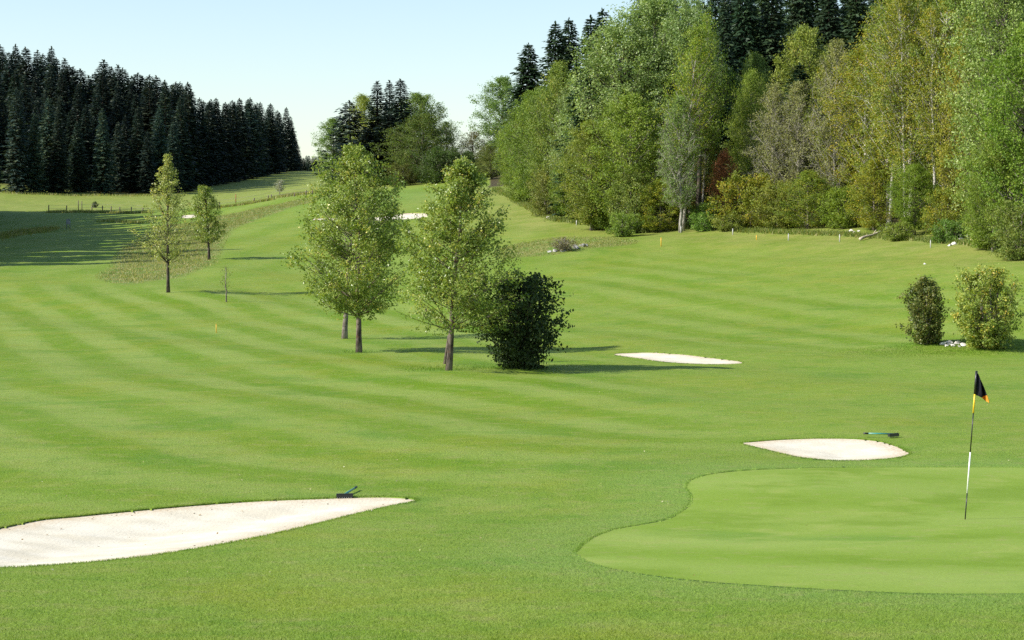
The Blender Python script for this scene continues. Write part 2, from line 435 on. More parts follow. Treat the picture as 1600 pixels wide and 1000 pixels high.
# --------------------------------------------------------------------------- ground mesh: a fan sheet, cut along the bunkers and the putting green
def build_ground():
    uc = np.arange(-.272, .2721, .00125)
    k = 1.0; left = []; u = uc[0]
    st = .00125
    while u > -.78: st = min(st * 1.08, .02); u -= st; left.append(u)
    right = []; u = uc[-1]; st = .00125
    while u < .60: st = min(st * 1.08, .02); u += st; right.append(u)
    us = np.array(left[::-1] + list(uc) + right)
    lds = list(np.arange(math.log(5.0), math.log(330), .0068)); s = .0068; l = lds[-1]
    while l < math.log(3100): s = min(s * 1.03, .06); l += s; lds.append(l)
    lds = np.array(lds); nu, nd = len(us), len(lds)
    UU, LL = np.meshgrid(us, lds)                       # (nd, nu)
    Y = np.exp(LL); X = UU * Y
    iu = np.arange(nu)[None].repeat(nd, 0).astype(float); il = np.arange(nd)[:, None].repeat(nu, 1).astype(float)
    fidx = np.zeros((nd - 1, nu - 1), int)              # 0 ground, 1.. the polygons
    def togrid(P):
        Pu = P[:, 0] / P[:, 1]; Pl = np.log(P[:, 1])
        return np.stack([np.interp(Pu, us, np.arange(nu)), np.interp(Pl, lds, np.arange(nd))], 1)
    snapped = np.zeros((nd, nu), bool)
    for k, (nm, P) in enumerate(POLYS):
        G = togrid(P)
        a0, b0 = np.floor(G.min(0)).astype(int) - 2; a1, b1 = np.ceil(G.max(0)).astype(int) + 3
        a0 = max(a0, 0); b0 = max(b0, 0); a1 = min(a1, nu); b1 = min(b1, nd)
        gu = iu[b0:b1, a0:a1]; gl = il[b0:b1, a0:a1]
        d, qx, qy = dist_poly(G, gu, gl, near=True)
        mv = d < .52
        gu2 = np.where(mv, qx, gu); gl2 = np.where(mv, qy, gl)
        iu[b0:b1, a0:a1] = gu2; il[b0:b1, a0:a1] = gl2
        cu = (gu2[:-1, :-1] + gu2[1:, :-1] + gu2[:-1, 1:] + gu2[1:, 1:]) / 4
        cl = (gl2[:-1, :-1] + gl2[1:, :-1] + gl2[:-1, 1:] + gl2[1:, 1:]) / 4
        ins = inside(G, cu, cl)
        sub = fidx[b0:b1 - 1, a0:a1 - 1]; sub[ins] = k + 1
    UU = np.interp(iu, np.arange(nu), us); Y = np.exp(np.interp(il, np.arange(nd), lds)); X = UU * Y
    Z = H(X, Y)
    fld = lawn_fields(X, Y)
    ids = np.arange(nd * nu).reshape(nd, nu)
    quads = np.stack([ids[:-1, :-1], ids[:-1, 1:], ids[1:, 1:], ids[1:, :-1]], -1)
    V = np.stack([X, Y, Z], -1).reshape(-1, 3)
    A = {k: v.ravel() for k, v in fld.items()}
    # ground
    g = fidx == 0
    Q = quads[g]
    # lips: walls down along every edge between the ground and a cut-out
    walls = []
    for (sa, sb, e) in ((np.s_[:, :-1], np.s_[:, 1:], (1, 2)), (np.s_[:-1, :], np.s_[1:, :], (3, 2))):
        A_, B_ = fidx[sa], fidx[sb]; qa = quads[sa]
        m = (A_ == 0) & (B_ > 0); w = qa[m][:, list(e)]; walls.append((w, B_[m]))
        m = (A_ > 0) & (B_ == 0); w = qa[m][:, list(e)[::-1]]; walls.append((w, A_[m]))
    W = np.vstack([w for w, _ in walls])
    wv = np.unique(W); remap = {int(v): len(V) + i for i, v in enumerate(wv)}
    low = V[wv].copy(); low[:, 2] -= .16
    Wq = np.array([(a, b, remap[int(b)], remap[int(a)]) for a, b in W])
    Vg = np.vstack([V, low]); Ag = {k: np.concatenate([v, v[wv]]) for k, v in A.items()}
    def compact(Q, V, A):
        used, inv = np.unique(Q, return_inverse=True)
        return V[used], inv.reshape(Q.shape), {k: v[used] for k, v in A.items()}
    Vc, Qc, Ac = compact(np.vstack([Q, Wq]), Vg, Ag)
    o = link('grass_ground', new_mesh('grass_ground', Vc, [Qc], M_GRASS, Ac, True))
    tag(o, 'rolling mown fairway grass with mowing stripes filling the valley', 'grass', kind='structure')
    labels = {'large': ('sand_bunker', 'large pale sand bunker at the lower left with a green rake on its far lip'),
              'green': ('sand_bunker', 'leaf shaped white sand bunker right behind the putting green'),
              'middle': ('sand_bunker', 'thin sliver of white sand bunker right of the dark shaded bush'),
              'far': ('sand_bunker', 'distant sand bunker half hidden behind the two middle trees'),
              'tiny': ('sand_bunker', 'tiny distant patch of sand between the two small left trees'),
              'putting': ('putting_green', 'smooth light green putting green around the flagstick')}
    for k, (nm, P) in enumerate(POLYS):
        Qk = quads[fidx == k + 1]
        Vk, Qk, Ak = compact(Qk, V, A)
        d = dist_poly(P, Vk[:, 0], Vk[:, 1])
        if nm == 'putting':
            Vk[:, 2] -= .004
        else:
            size = {'large': .16, 'green': .12, 'middle': .06, 'far': .05, 'tiny': .05}[nm]
            lip = {'large': .020, 'green': .007, 'middle': .006, 'far': .05, 'tiny': .03}[nm]
            Vk[:, 2] -= lip + size * sstep(0, 2.2, d)
            rs = np.random.RandomState(k)
            Vk[:, 2] += .012 * np.sin(Vk[:, 0] * 5 + Vk[:, 1] * 3) * np.sin(Vk[:, 1] * 4.3) * sstep(0, .6, d)
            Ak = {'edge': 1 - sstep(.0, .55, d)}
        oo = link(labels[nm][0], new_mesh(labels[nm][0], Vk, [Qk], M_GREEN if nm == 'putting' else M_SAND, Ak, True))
        tag(oo, labels[nm][1], 'golf green' if nm == 'putting' else 'sand bunker', kind='structure')
build_ground()

# --------------------------------------------------------------------------- plants
def prof(pairs):
    xs = [p[0] for p in pairs]; ys = [p[1] for p in pairs]
    return lambda s: np.interp(s, xs, ys)
def leaves(mb, C, N, size, aspect, tone, rs):
    n = len(C)
    T = rs.normal(size=(n, 3)); T -= N * (T * N).sum(1)[:, None]; T /= np.linalg.norm(T, axis=1)[:, None] + 1e-9
    B = np.cross(N, T); s = (size * rs.uniform(.65, 1.25, n))[:, None]
    bend = N * s * .12
    V = np.stack([C - T * s * .5, C + B * s * .5 * aspect + bend, C + T * s * .5, C - B * s * .5 * aspect + bend], 1)
    Q = np.arange(4 * n).reshape(n, 4)
    mb.add(V.reshape(-1, 3), None, Q, np.repeat(tone, 4))
def bez(a, b, c, n):
    t = np.linspace(0, 1, n)[:, None]
    return (1 - t) ** 2 * a + 2 * t * (1 - t) * b + t * t * c

def broadleaf(seed, Ht, cb, R, profile, tips, leaf_n, leaf, barkm, leafm, trunk_r=.2, rise=.55, sub=4, sigma=.3, lean=(0, 0), wob=.12,
              aspect=.62, inner=.25, stems=1, squash=1.0, flat_=.5, gaps=0.0, twig=.012, twigs=False, hang=0.0, top_r=.02, rag=.14):
    """returns (wood mesh, leaf mesh); cb = bottom of crown / height"""
    rs = np.random.RandomState(seed); wood = MB(); lf = MB()
    axes = []
    for k in range(stems):
        n = 14; t = np.linspace(0, 1, n); ang = 2 * PI * k / max(stems, 1) + rs.uniform(0, 1)
        spread = 0 if stems == 1 else R * rs.uniform(.15, .4)
        x = lean[0] * t + np.cos(ang) * spread * t ** .8 + np.cumsum(rs.normal(0, wob / n ** .5, n)) * .35
        y = lean[1] * t + np.sin(ang) * spread * t ** .8 + np.cumsum(rs.normal(0, wob / n ** .5, n)) * .35
        x -= x[0]; y -= y[0]
        if stems > 1: x += np.cos(ang) * .08; y += np.sin(ang) * .08
        hh = Ht * (.97 if stems == 1 else rs.uniform(.7, .95))
        P = np.stack([x, y, t * hh], 1); axes.append(P)
        rr = trunk_r * (1 - t) ** .85 + top_r
        rr[0] *= 1.35; rr[1] *= 1.06
        P2 = P.copy(); P2[0, 2] = -.25
        wood.tube(P2, rr, 8)
    nodes = []; nrm = []
    for i in range(tips):
        P = axes[i % stems]; hP = P[-1, 2]
        s = min(1, max(0, (i + rs.uniform(0, 1)) / tips)); s = s ** .92
        zt = Ht * (cb + (1 - cb) * s)
        r = R * float(profile(s)) * (rs.uniform(.94 - rag * 1.1, .94 + rag) if rs.rand() > inner else rs.uniform(.3, .75))
        az = i * 2.39996 + rs.normal(0, .35)
        cx = np.interp(min(zt, hP), P[:, 2], P[:, 0]); cy = np.interp(min(zt, hP), P[:, 2], P[:, 1])
        tip = np.array([cx + r * math.cos(az), cy + r * math.sin(az) * squash, zt])
        zs = max(Ht * cb * .8 if stems == 1 else .05, zt - r * (rise * rs.uniform(.7, 1.5)) - (.03 * Ht))
        zs = min(zs, hP * .985)
        st = np.array([np.interp(zs, P[:, 2], P[:, 0]), np.interp(zs, P[:, 2], P[:, 1]), zs])
        mid = (st + tip) / 2 + np.array([0, 0, -.10 * r + hang * r]) + rs.normal(0, .06 * r + .01, 3)
        L = bez(st, mid, tip, 7); br = max(twig, min(trunk_r * .22, .020 * r + .006))
        wood.tube(L, np.linspace(br, twig * .6, 7), 5, False)
        if rs.rand() < gaps: continue
        for q in (.62, .8, .92, 1.0):
            nodes.append(L[0] * 0 + bez(st, mid, tip, 50)[int(q * 49)]); nrm.append(rs.rand())
        for j in range(sub):
            q = rs.uniform(.3, .97); p0 = bez(st, mid, tip, 50)[int(q * 49)]
            dirv = (tip - st) / (np.linalg.norm(tip - st) + 1e-6)
            v = dirv * .7 + rs.normal(0, .65, 3) + np.array([0, 0, .25 - hang]); v /= np.linalg.norm(v)
            ln = r * rs.uniform(.22, .45) + .15 * sigma
            p1 = p0 + v * ln; cr = rs.rand()
            wood.tube(np.array([p0, (p0 + p1) / 2 + rs.normal(0, .04 * ln, 3), p1]), [twig * .8, twig * .6, twig * .3], 3, False)
            for q2 in (.45, .75, 1.0): nodes.append(p0 + v * ln * q2); nrm.append(cr)
            if twigs:
                for m_ in range(4):
                    w = v + rs.normal(0, .6, 3) + np.array([0, 0, .3]); w /= np.linalg.norm(w)
                    a = p0 + v * ln * rs.uniform(.3, 1); wood.tube(np.array([a, a + w * ln * .6]), [twig * .45, twig * .2], 3, False)
    # leader tip
    for P in axes:
        for q in np.linspace(.86, 1.0, 5):
            nodes.append(np.array([np.interp(q * P[-1, 2], P[:, 2], P[:, 0]), np.interp(q * P[-1, 2], P[:, 2], P[:, 1]), q * P[-1, 2] + .02 * Ht])); nrm.append(rs.rand())
    nodes = np.array(nodes); nrm = np.array(nrm)
    pick = rs.randint(0, len(nodes), leaf_n)
    wt = rs.uniform(.2, 1.0, len(nodes)) ** 2.1 * 1.55; keep = rs.rand(leaf_n) < wt[pick]; pick = pick[keep]
    nsz = rs.uniform(.65, 1.25, len(nodes))
    off = rs.normal(size=(len(pick), 3)); off /= (np.linalg.norm(off, axis=1)[:, None] + 1e-9)
    off *= (rs.uniform(0, 1, len(pick)) ** .5 * sigma * 1.5 * nsz[pick])[:, None]; off[:, 2] *= .75
    C = nodes[pick] + off
    C[:, 2] = np.maximum(C[:, 2], Ht * cb * .7 * (stems == 1) + .04)
    outw = C - np.array([0, 0, 0]); outw = np.stack([C[:, 0] - lean[0] * .5, C[:, 1] - lean[1] * .5, 0 * C[:, 0]], 1); outw /= np.linalg.norm(outw, axis=1)[:, None] + .3
    N = rs.normal(size=C.shape) * .85 + off / sigma * .45 + outw * .35 + np.array([0, 0, flat_]); N /= np.linalg.norm(N, axis=1)[:, None] + 1e-9
    tone = np.clip(.55 * nrm[pick] + .45 * rs.rand(len(pick)), 0, 1)
    leaves(lf, C, N, leaf, aspect, tone, rs)
    return wood.mesh('trunk', barkm, True), lf.mesh('crown', leafm)

def conifer(seed, Ht, R, barkm, leafm, base=.05, dens=1.0, droop=.35, power=.7, spray=.95, gap=.0):
    rs = np.random.RandomState(seed); wood = MB()
    t = np.linspace(0, 1, 8); P = np.stack([np.cumsum(rs.normal(0, .03, 8)), np.cumsum(rs.normal(0, .03, 8)), t * Ht], 1); P[0, :2] = 0; P[0, 2] = -.4
    wood.tube(P, .26 * (Ht / 22) * (1 - t) + .015, 7)
    C = []; D = []; U = []; Ln = []; tone = []
    z = Ht * base
    while z < Ht * .985:
        s = z / Ht
        nb = int(round((8 if s < .8 else 6) * dens)); a0 = rs.uniform(0, 6.28)
        for k in range(nb):
            if rs.rand() < gap: continue
            L = R * (1 - s) ** power * rs.uniform(.6, 1.12) + .10
            if s < .2: L *= lerp(.72, 1, s / .2)
            az = a0 + k * 2 * PI / nb + rs.normal(0, .2); dh = np.array([math.cos(az), math.sin(az), 0]); sd = np.array([-dh[1], dh[0], 0])
            dr = droop * (1 - .9 * s) + rs.normal(0, .06) - .25 * max(0, s - .75) * 4
            b0 = np.array([np.interp(z, P[:, 2], P[:, 0]), np.interp(z, P[:, 2], P[:, 1]), z])
            ns = max(4, int(L / .24))
            if L > .8:
                wood.tube(np.array([b0, b0 + dh * L * .5 + np.array([0, 0, -dr * L * .5]), b0 + dh * L * .9 + np.array([0, 0, -dr * L * .7])]), [.03, .02, .008], 3, False)
            bt = rs.rand()
            for i in range(ns):
                q = (i + rs.uniform(.2, 1)) / ns; q = .12 + .88 * q
                p = b0 + dh * L * q + np.array([0, 0, -dr * L * q + .22 * L * max(0, q - .4) ** 2])
                for sg in (-1, 1):
                    v = dh * rs.uniform(.5, .9) + sd * sg * rs.uniform(.25, .9) + np.array([0, 0, rs.uniform(-.75, -.05)])
                    v /= np.linalg.norm(v)
                    C.append(p); D.append(v); Ln.append(spray * rs.uniform(.6, 1.15) * (1 - .35 * q) * min(1, .34 + L / 2.2)); tone.append(.5 * bt + .5 * rs.rand())
                    U.append(sd * sg * -.3 + np.array([0, 0, 1]) + rs.normal(0, .45, 3))
        z += rs.uniform(.30, .48) * (Ht / 22) ** .5 / dens ** .5 * (1 if s < .8 else .75)
    # tip
    for k in range(10):
        C.append(np.array([P[-1, 0], P[-1, 1], Ht * (.965 + .003 * k)])); v = np.array([rs.normal(0, .3), rs.normal(0, .3), 1]); D.append(v / np.linalg.norm(v)); U.append(rs.normal(size=3)); Ln.append(.45); tone.append(rs.rand())
    C = np.array(C); D = np.array(D); U = np.array(U); Ln = np.array(Ln)[:, None]
    S = np.cross(D, U); S /= np.linalg.norm(S, axis=1)[:, None] + 1e-9
    n = len(C)
    V = np.stack([C, C + D * Ln * .5 + S * Ln * .2, C + D * Ln, C + D * Ln * .5 - S * Ln * .2], 1).reshape(-1, 3)
    lf = MB(); lf.add(V, None, np.arange(4 * n).reshape(n, 4), np.repeat(np.array(tone), 4))
    return wood.mesh('trunk', barkm, True), lf.mesh('crown', leafm)

B_GREY = bark_mat('grey_bark', (.10, .085, .07), (.26, .23, .19))
B_DARK = bark_mat('dark_bark', (.035, .028, .022), (.11, .09, .07))
B_WHITE = bark_mat('pale_bark', (.34, .32, .28), (.62, .59, .54), (.05, .045, .04), .8)
B_PATCH = bark_mat('patchy_bark', (.030, .023, .018), (.19, .155, .125), (.13, .058, .026), .7, 2.6)
B_TWIG = bark_mat('twig_bark', (.19, .175, .145), (.38, .36, .31), (.16, .14, .11), .3)
L_POP = leaf_mat('poplar_leaf', [(0, (.056, .090, .024)), (.45, (.118, .162, .048)), (.8, (.20, .24, .105)), (1, (.36, .38, .25))], .38, .42, .35, gain=1.75)
L_GRN = leaf_mat('green_leaf', [(0, (.056, .090, .016)), (.5, (.115, .158, .028)), (.85, (.165, .200, .044)), (1, (.26, .25, .075))], .38, gain=1.68)
L_OLV = leaf_mat('olive_leaf', [(0, (.060, .085, .020)), (.5, (.115, .140, .032)), (.85, (.165, .170, .045)), (1, (.25, .19, .05))], .36, gain=1.68)
L_YEL = leaf_mat('yellowing_leaf', [(0, (.075, .110, .018)), (.45, (.150, .170, .026)), (.8, (.245, .210, .030)), (1, (.34, .21, .03))], .38, gain=1.5)
L_HERO = leaf_mat('aspen_leaf', [(0, (.045, .078, .012)), (.45, (.105, .148, .024)), (.80, (.170, .200, .046)), (.94, (.29, .25, .055)), (1, (.46, .44, .25))], .38, .38, .45, gain=1.85)
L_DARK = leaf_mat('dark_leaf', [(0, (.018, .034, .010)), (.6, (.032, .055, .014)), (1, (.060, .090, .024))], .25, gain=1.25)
L_RUST = leaf_mat('rust_leaf', [(0, (.12, .050, .022)), (.6, (.22, .085, .035)), (1, (.28, .15, .06))], .3, gain=1.3)
L_BRN = leaf_mat('brown_leaf', [(0, (.11, .135, .045)), (.5, (.19, .205, .080)), (1, (.29, .28, .13))], .35, gain=1.3)
L_SILV = leaf_mat('silver_leaf', [(0, (.20, .22, .17)), (.6, (.33, .35, .28)), (1, (.48, .50, .42))], .3)
L_SPR = leaf_mat('spruce_needle', [(0, (.006, .016, .014)), (.5, (.012, .027, .021)), (1, (.050, .064, .030))], .15, .55, .2)
L_FIR = leaf_mat('fir_needle', [(0, (.014, .034, .018)), (.5, (.026, .054, .024)), (1, (.052, .085, .030))], .15, .55, .2)

tallp2 = prof([(0, .6), (.2, .95), (.5, 1), (.75, .92), (.9, .68), (1, .25)])
oval = prof([(0, .45), (.15, .8), (.4, 1), (.65, .93), (.85, .62), (1, .12)])
tallp = prof([(0, .55), (.2, .9), (.45, 1), (.7, .85), (.88, .55), (1, .1)])
roundp = prof([(0, .5), (.2, .9), (.5, 1), (.75, .85), (.9, .55), (1, .15)])
bushp = prof([(0, .55), (.2, .85), (.5, 1), (.8, .8), (1, .35)])
hedgep = prof([(0, .8), (.3, 1), (.7, .85), (.9, .6), (1, .3)])

KIND = {}
def kind(nm, pair, Ht, W): KIND[nm] = (pair, Ht, W)
for k in range(3):
    kind(f'poplar{k}', broadleaf(11 + k, 18, .10, 4.4, tallp2, 150, 70000, .20, B_GREY, L_POP, .24, .75, 5, .48, wob=.5), 18, 8.0)
for k in range(3):
    kind(f'ash{k}', broadleaf(21 + k, 13, .10, 3.9, roundp, 130, 52000, .18, B_GREY, L_GRN, .20, .55, 5, .42, wob=.4), 13, 7.8)
for k in range(2):
    kind(f'olive{k}', broadleaf(31 + k, 13, .08, 3.7, oval, 130, 48000, .17, B_GREY, L_OLV, .18, .6, 5, .40, wob=.4), 13, 7.4)
for k in range(2):
    kind(f'aspen{k}', broadleaf(41 + k, 18, .22, 3.1, tallp2, 120, 40000, .17, B_WHITE, L_YEL, .19, .8, 5, .42, wob=.7), 18, 6.2)
kind('yellow0', broadleaf(51, 8, .05, 3.2, roundp, 90, 30000, .16, B_GREY, L_YEL, .12, .5, 5, .36), 8, 6.4)
for k in range(2):
    kind(f'twiggy{k}', broadleaf(61 + k, 15, .22, 2.5, tallp, 95, 24000, .15, B_TWIG, L_BRN, .15, 1.0, 7, .34, wob=.7, twigs=True, twig=.028), 15, 5.0)
kind('pole0', broadleaf(58, 18, .34, 2.4, oval, 70, 13000, .16, B_WHITE, L_YEL, .13, .8, 5, .40, wob=1.1), 18, 4.8)
kind('pole2', broadleaf(57, 17, .42, 2.6, oval, 70, 13000, .16, B_DARK, L_GRN, .2, .8, 5, .40, wob=.5), 17, 5.2)
kind('pole1', broadleaf(59, 16, .34, 2.3, oval, 70, 13000, .16, B_TWIG, L_YEL, .105, .8, 5, .40, wob=1.1), 16, 4.6)
kind('rust0', broadleaf(66, 6, .12, 2.0, roundp, 70, 14000, .15, B_DARK, L_RUST, .1, .5, 5, .32), 6, 4)
for k in range(3):
    kind(f'bush{k}', broadleaf(71 + k, 4, .02, 2.3, bushp, 80, 22000, .15, B_GREY, [L_GRN, L_OLV, L_YEL][k], .06, .8, 4, .30, stems=5), 4, 4.6)
kind('low0', broadleaf(76, 1.6, .0, 1.3, bushp, 60, 9000, .13, B_GREY, L_GRN, .03, .7, 3, .2, stems=5), 1.6, 2.6)
kind('lacy0', broadleaf(78, 12, .15, 4.0, roundp, 110, 16000, .18, B_DARK, L_OLV, .2, .6, 5, .36, wob=.4, twigs=True, twig=.02), 12, 8)
for k in range(4):
    kind(f'spruce{k}', conifer(81 + k, 22, [3.1, 2.7, 3.5, 2.9][k], B_DARK, L_SPR, .03, 1.0, [.35, .45, .3, .4][k], [.72, .82, .66, .76][k]), 22, [6.2, 5.4, 7, 5.8][k])
for k in range(2):
    kind(f'fir{k}', conifer(91 + k, 22, [3.6, 3.2][k], B_DARK, L_FIR, .03, 1.15, [.25, .35][k], [.66, .74][k], 1.0), 22, [7.2, 6.4][k])
kind('larch0', conifer(97, 16, 4.2, B_DARK, L_SPR, .06, .8, .1, .6, .9, .12), 16, 8.4)

def plant(kd, p, Ht, W=None, rz=None, name='tree', label=None, cat='tree', group=None, tint=None, rnd=None, trunk='trunk', crown='crown'):
    (wm, lm), h0, w0 = KIND[kd]
    sz = Ht / h0; sx = sz if W is None else W / w0
    o = empty(name, p, (rnd or random).uniform(0, 6.28) if rz is None else rz, (sx, sx, sz))
    tag(o, label, cat, group)
    a = link(trunk, wm, o); b = link(crown, lm, o)
    if tint: b.color = (*tint, 1)
    return o

RN = random.Random(5)
ORD = ['first', 'second', 'third', 'fourth', 'fifth', 'sixth', 'seventh', 'eighth', 'ninth', 'tenth', 'eleventh', 'twelfth', 'thirteenth', 'fourteenth', 'fifteenth',
       'sixteenth', 'seventeenth', 'eighteenth', 'nineteenth', 'twentieth', 'twenty-first', 'twenty-second', 'twenty-third', 'twenty-fourth', 'twenty-fifth',
       'twenty-sixth', 'twenty-seventh', 'twenty-eighth', 'twenty-ninth', 'thirtieth', 'thirty-first', 'thirty-second']

# ---- left forest: skyline trees with the peaks of the photo, a front row, and the fill between
GL = 'dark spruces of the forest on the left'
def rt(a=.8, b=1.25):
    k = RN.uniform(a, b) * (RN.uniform(1.2, 1.7) if RN.random() < .2 else 1); return (k * RN.uniform(.9, 1.12), k, k * RN.uniform(.85, 1.1))
sky_pk = [(-14, 72), (3, 70), (16, 80), (28, 68), (46, 74), (60, 77), (71, 83), (83, 73), (93, 89), (101, 90), (110, 101), (118, 104), (128, 106), (139, 117), (150, 113),
          (163, 94), (174, 104), (184, 100), (195, 106), (208, 118), (216, 113), (226, 119), (237, 116), (245, 118), (257, 124), (270, 134), (284, 136)]
for i, (px, top) in enumerate(sky_pk):
    d = 452 + RN.uniform(-14, 10) - max(0, px - 150) * .18
    p = stand(px, d); h = row_h(p, top)
    plant(f'spruce{i % 4}', p, h * RN.uniform(.99, 1.0), h * RN.uniform(.36, .62), name='spruce_tree', label=f'dark spruce making the {ORD[i]} tip from the left along the left forest skyline', cat='spruce', group=GL, tint=rt(), rnd=RN)
front = [(-20, 140, 352), (28, 137, 350), (55, 178, 352), (78, 152, 358), (92, 168, 356), (124, 190, 362), (163, 170, 358), (186, 190, 368), (215, 166, 370), (250, 168, 372), (232, 205, 366), (272, 190, 376), (286, 150, 384)]
for i, (px, top, d) in enumerate(sorted(front)):
    p = stand(px, d); h = row_h(p, top)
    plant(f'spruce{(i * 3 + 1) % 4}', p, h, h * RN.uniform(.34, .44), name='spruce_tree', label=f'{ORD[i]} spruce from the left in the front row of the dark left forest', cat='spruce', group=GL, tint=rt(1.1, 2.4), rnd=RN)
for r_, (dd, tp0, tp1) in enumerate(((375, 138, 175), (398, 118, 160), (425, 95, 140))):
    for k in range(12):
        px = -20 + k * 27 + RN.uniform(-8, 8) + r_ * 9
        p = stand(px, dd + RN.uniform(-5, 5) + max(0, px - 120) * .06); h = row_h(p, lerp(tp0, tp1, k / 12) + RN.uniform(-10, 20))
        plant(f'spruce{RN.randrange(4)}', p, min(h, 27), min(h, 27) * RN.uniform(.36, .46), name='spruce_tree', label='dark spruce inside the left forest, mostly hidden by the spruces before it', cat='spruce', group=GL, tint=rt(), rnd=RN)
for k in range(26):
    px = -16 + k * 12 + RN.uniform(-5, 5); p = stand(px, 462 + RN.uniform(-6, 8) - max(0, px - 150) * .18)
    h = row_h(p, np.interp(px, [q[0] for q in sky_pk], [q[1] for q in sky_pk]) + RN.uniform(9, 24))
    plant(f'spruce{RN.randrange(4)}', p, h, h * RN.uniform(.40, .52), name='spruce_tree', label='dark spruce filling the gaps just behind the left forest skyline', cat='spruce', group=GL, tint=rt(), rnd=RN)
# the wood edge running away up the valley
wall_pk = [(298, 129), (314, 153), (327, 158), (340, 153), (352, 160), (365, 157), (378, 154), (392, 153), (400, 163), (408, 160), (423, 162), (435, 172), (447, 168), (454, 182), (459, 200), (464, 220), (468, 240)]
for i, (px, top) in enumerate(wall_pk):
    d = 68.5 / ((800 - px) / F); p = stand(px, d); h = row_h(p, top)
    plant(f'spruce{(i * 2) % 4}', p, h, h * RN.uniform(.40, .50), name='spruce_tree', label=f'{ORD[i]} spruce from the near end of the wood edge running up the left valley side', cat='spruce', group=GL, tint=rt(), rnd=RN)
for i in range(26):
    d = 396 + i * 8.0; x = -72.5 + RN.uniform(-1.5, 1.5) - (i % 3) * 3; p = Vector((x, d, h1(x, d)))
    px_ = 800 + F * x / d
    h = row_h(p, np.interp(px_, [q[0] for q in wall_pk], [q[1] for q in wall_pk]) + RN.uniform(-2, 10))
    plant(f'spruce{RN.randrange(4)}', p, min(h, 24), min(h, 24) * .48, name='spruce_tree', label='dark spruce behind the wood edge running up the left valley side', cat='spruce', group=GL, tint=rt(), rnd=RN)
# spruces beside the left fairway that throw the long shadows across it
shade = []
for d in np.arange(148, 282, 5.2):
    for r_ in range(2):
        x = -.267 * d - lerp(14, 6, (d - 148) / 134) - r_ * 6 + RN.uniform(-1.8, 1.8)
        shade.append((x, d + RN.uniform(-2, 2), RN.uniform(20, 26) * (.75 if d < 158 else 1)))
for i, (x, d, h) in enumerate(shade):
    plant(f'spruce{i % 4}', Vector((x, d, h1(x, d))), h, h * .40, name='spruce_tree', label='spruce just past the left edge of the view, shading the left fairway', cat='spruce', group='spruces shading the left fairway', tint=rt(), rnd=RN)
# far forest in the gap
for i, px in enumerate([464, 470, 475, 480, 484, 489, 494, 499, 504, 510]):
    p = stand(px, 880 + RN.uniform(-20, 30)); h = row_h(p, 246 + RN.uniform(-4, 4) - (4 if i == 4 else 0))
    plant(f'spruce{i % 4}', p, max(h, 8), 6.5, name='spruce_tree', label='tiny far-off spruce in the valley gap between the two woods', cat='spruce', group='far spruces in the valley gap', tint=rt(1.2, 1.5), rnd=RN)

# ---- middle clump and the right wood: (kind, px, base row or None, distance, top row, width px, label, tint)
GM = 'trees of the clump at the head of the fairway'; GR = 'trees along the edge of the right wood'; GC = 'dark conifers on the hill above the right wood'
def put(kd, px, d, top, wpx, label, name='broadleaf_tree', cat='tree', group=None, tint=None, hmax=99):
    p = stand(px, d); h = min(row_h(p, top), hmax)
    return plant(kd, p, h, wpx / F * d, name=name, label=label, cat=cat, group=group, tint=tint, rnd=RN)
mid = [
    ('ash0', 522, 318, 186, 50, 'grey-green rounded tree at the left end of the middle clump', 'broadleaf_tree', (.75, .9, 1.0)),
    ('larch0', 549, 300, 158, 74, 'open dark conifer with spreading boughs left of the tall spires', 'conifer_tree', (1, 1, 1)),
    ('ash1', 572, 335, 150, 60, 'pale tree top showing behind the spires of the middle clump', 'broadleaf_tree', (1.2, 1.1, .9)),
    ('spruce1', 593, 302, 127, 56, 'leftmost of the three tall dark spires in the middle clump', 'conifer_tree', (.9, 1, 1)),
    ('spruce3', 608, 312, 126, 44, 'middle one of the three tall dark spires in the middle clump', 'conifer_tree', (.9, 1, 1)),
    ('spruce0', 627, 300, 124, 58, 'rightmost of the three tall dark spires in the middle clump', 'conifer_tree', (.9, 1, 1)),
    ('ash2', 656, 330, 146, 80, 'round green tree rising behind the olive tree right of the spires', 'broadleaf_tree', (.75, .85, .9)),
    ('olive0', 662, 282, 178, 98, 'round olive-green tree in front of the tall dark spires', 'broadleaf_tree', (.62, .75, .7)),
    ('lacy0', 697, 288, 190, 44, 'see-through lacy tree at the right end of the middle clump', 'broadleaf_tree', (.6, .8, .8)),
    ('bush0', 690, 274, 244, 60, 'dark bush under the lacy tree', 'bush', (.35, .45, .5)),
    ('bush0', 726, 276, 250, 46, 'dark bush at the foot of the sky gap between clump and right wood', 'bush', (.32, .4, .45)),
    ('lacy0', 740, 282, 206, 46, 'thin brownish tree standing in the sky gap by the right wood', 'broadleaf_tree', (.8, .65, .6)),
    ('olive1', 768, 268, 226, 44, 'low olive tree at the left foot of the right wood', 'broadleaf_tree', (.7, .75, .7)),
    ('spruce0', 604, 294, 178, 70, 'broad dark spruce filling the foot of the three spires', 'conifer_tree', (1, 1, 1)),
    ('spruce2', 572, 292, 200, 56, 'squat dark spruce low in front of the spires', 'conifer_tree', (1, 1, 1)),
    ('bush1', 628, 276, 268, 40, 'low brownish bush left of the olive tree on the far skyline', 'bush', (.55, .55, .5)),
]
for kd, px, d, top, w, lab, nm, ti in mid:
    put(kd, px, d, top - (12 if 'bush' in nm else 0), w * (1.35 if nm != 'conifer_tree' else 1.6), lab, nm, {'bush': 'bush', 'conifer_tree': 'conifer'}.get(nm, 'tree'), GM, ti)
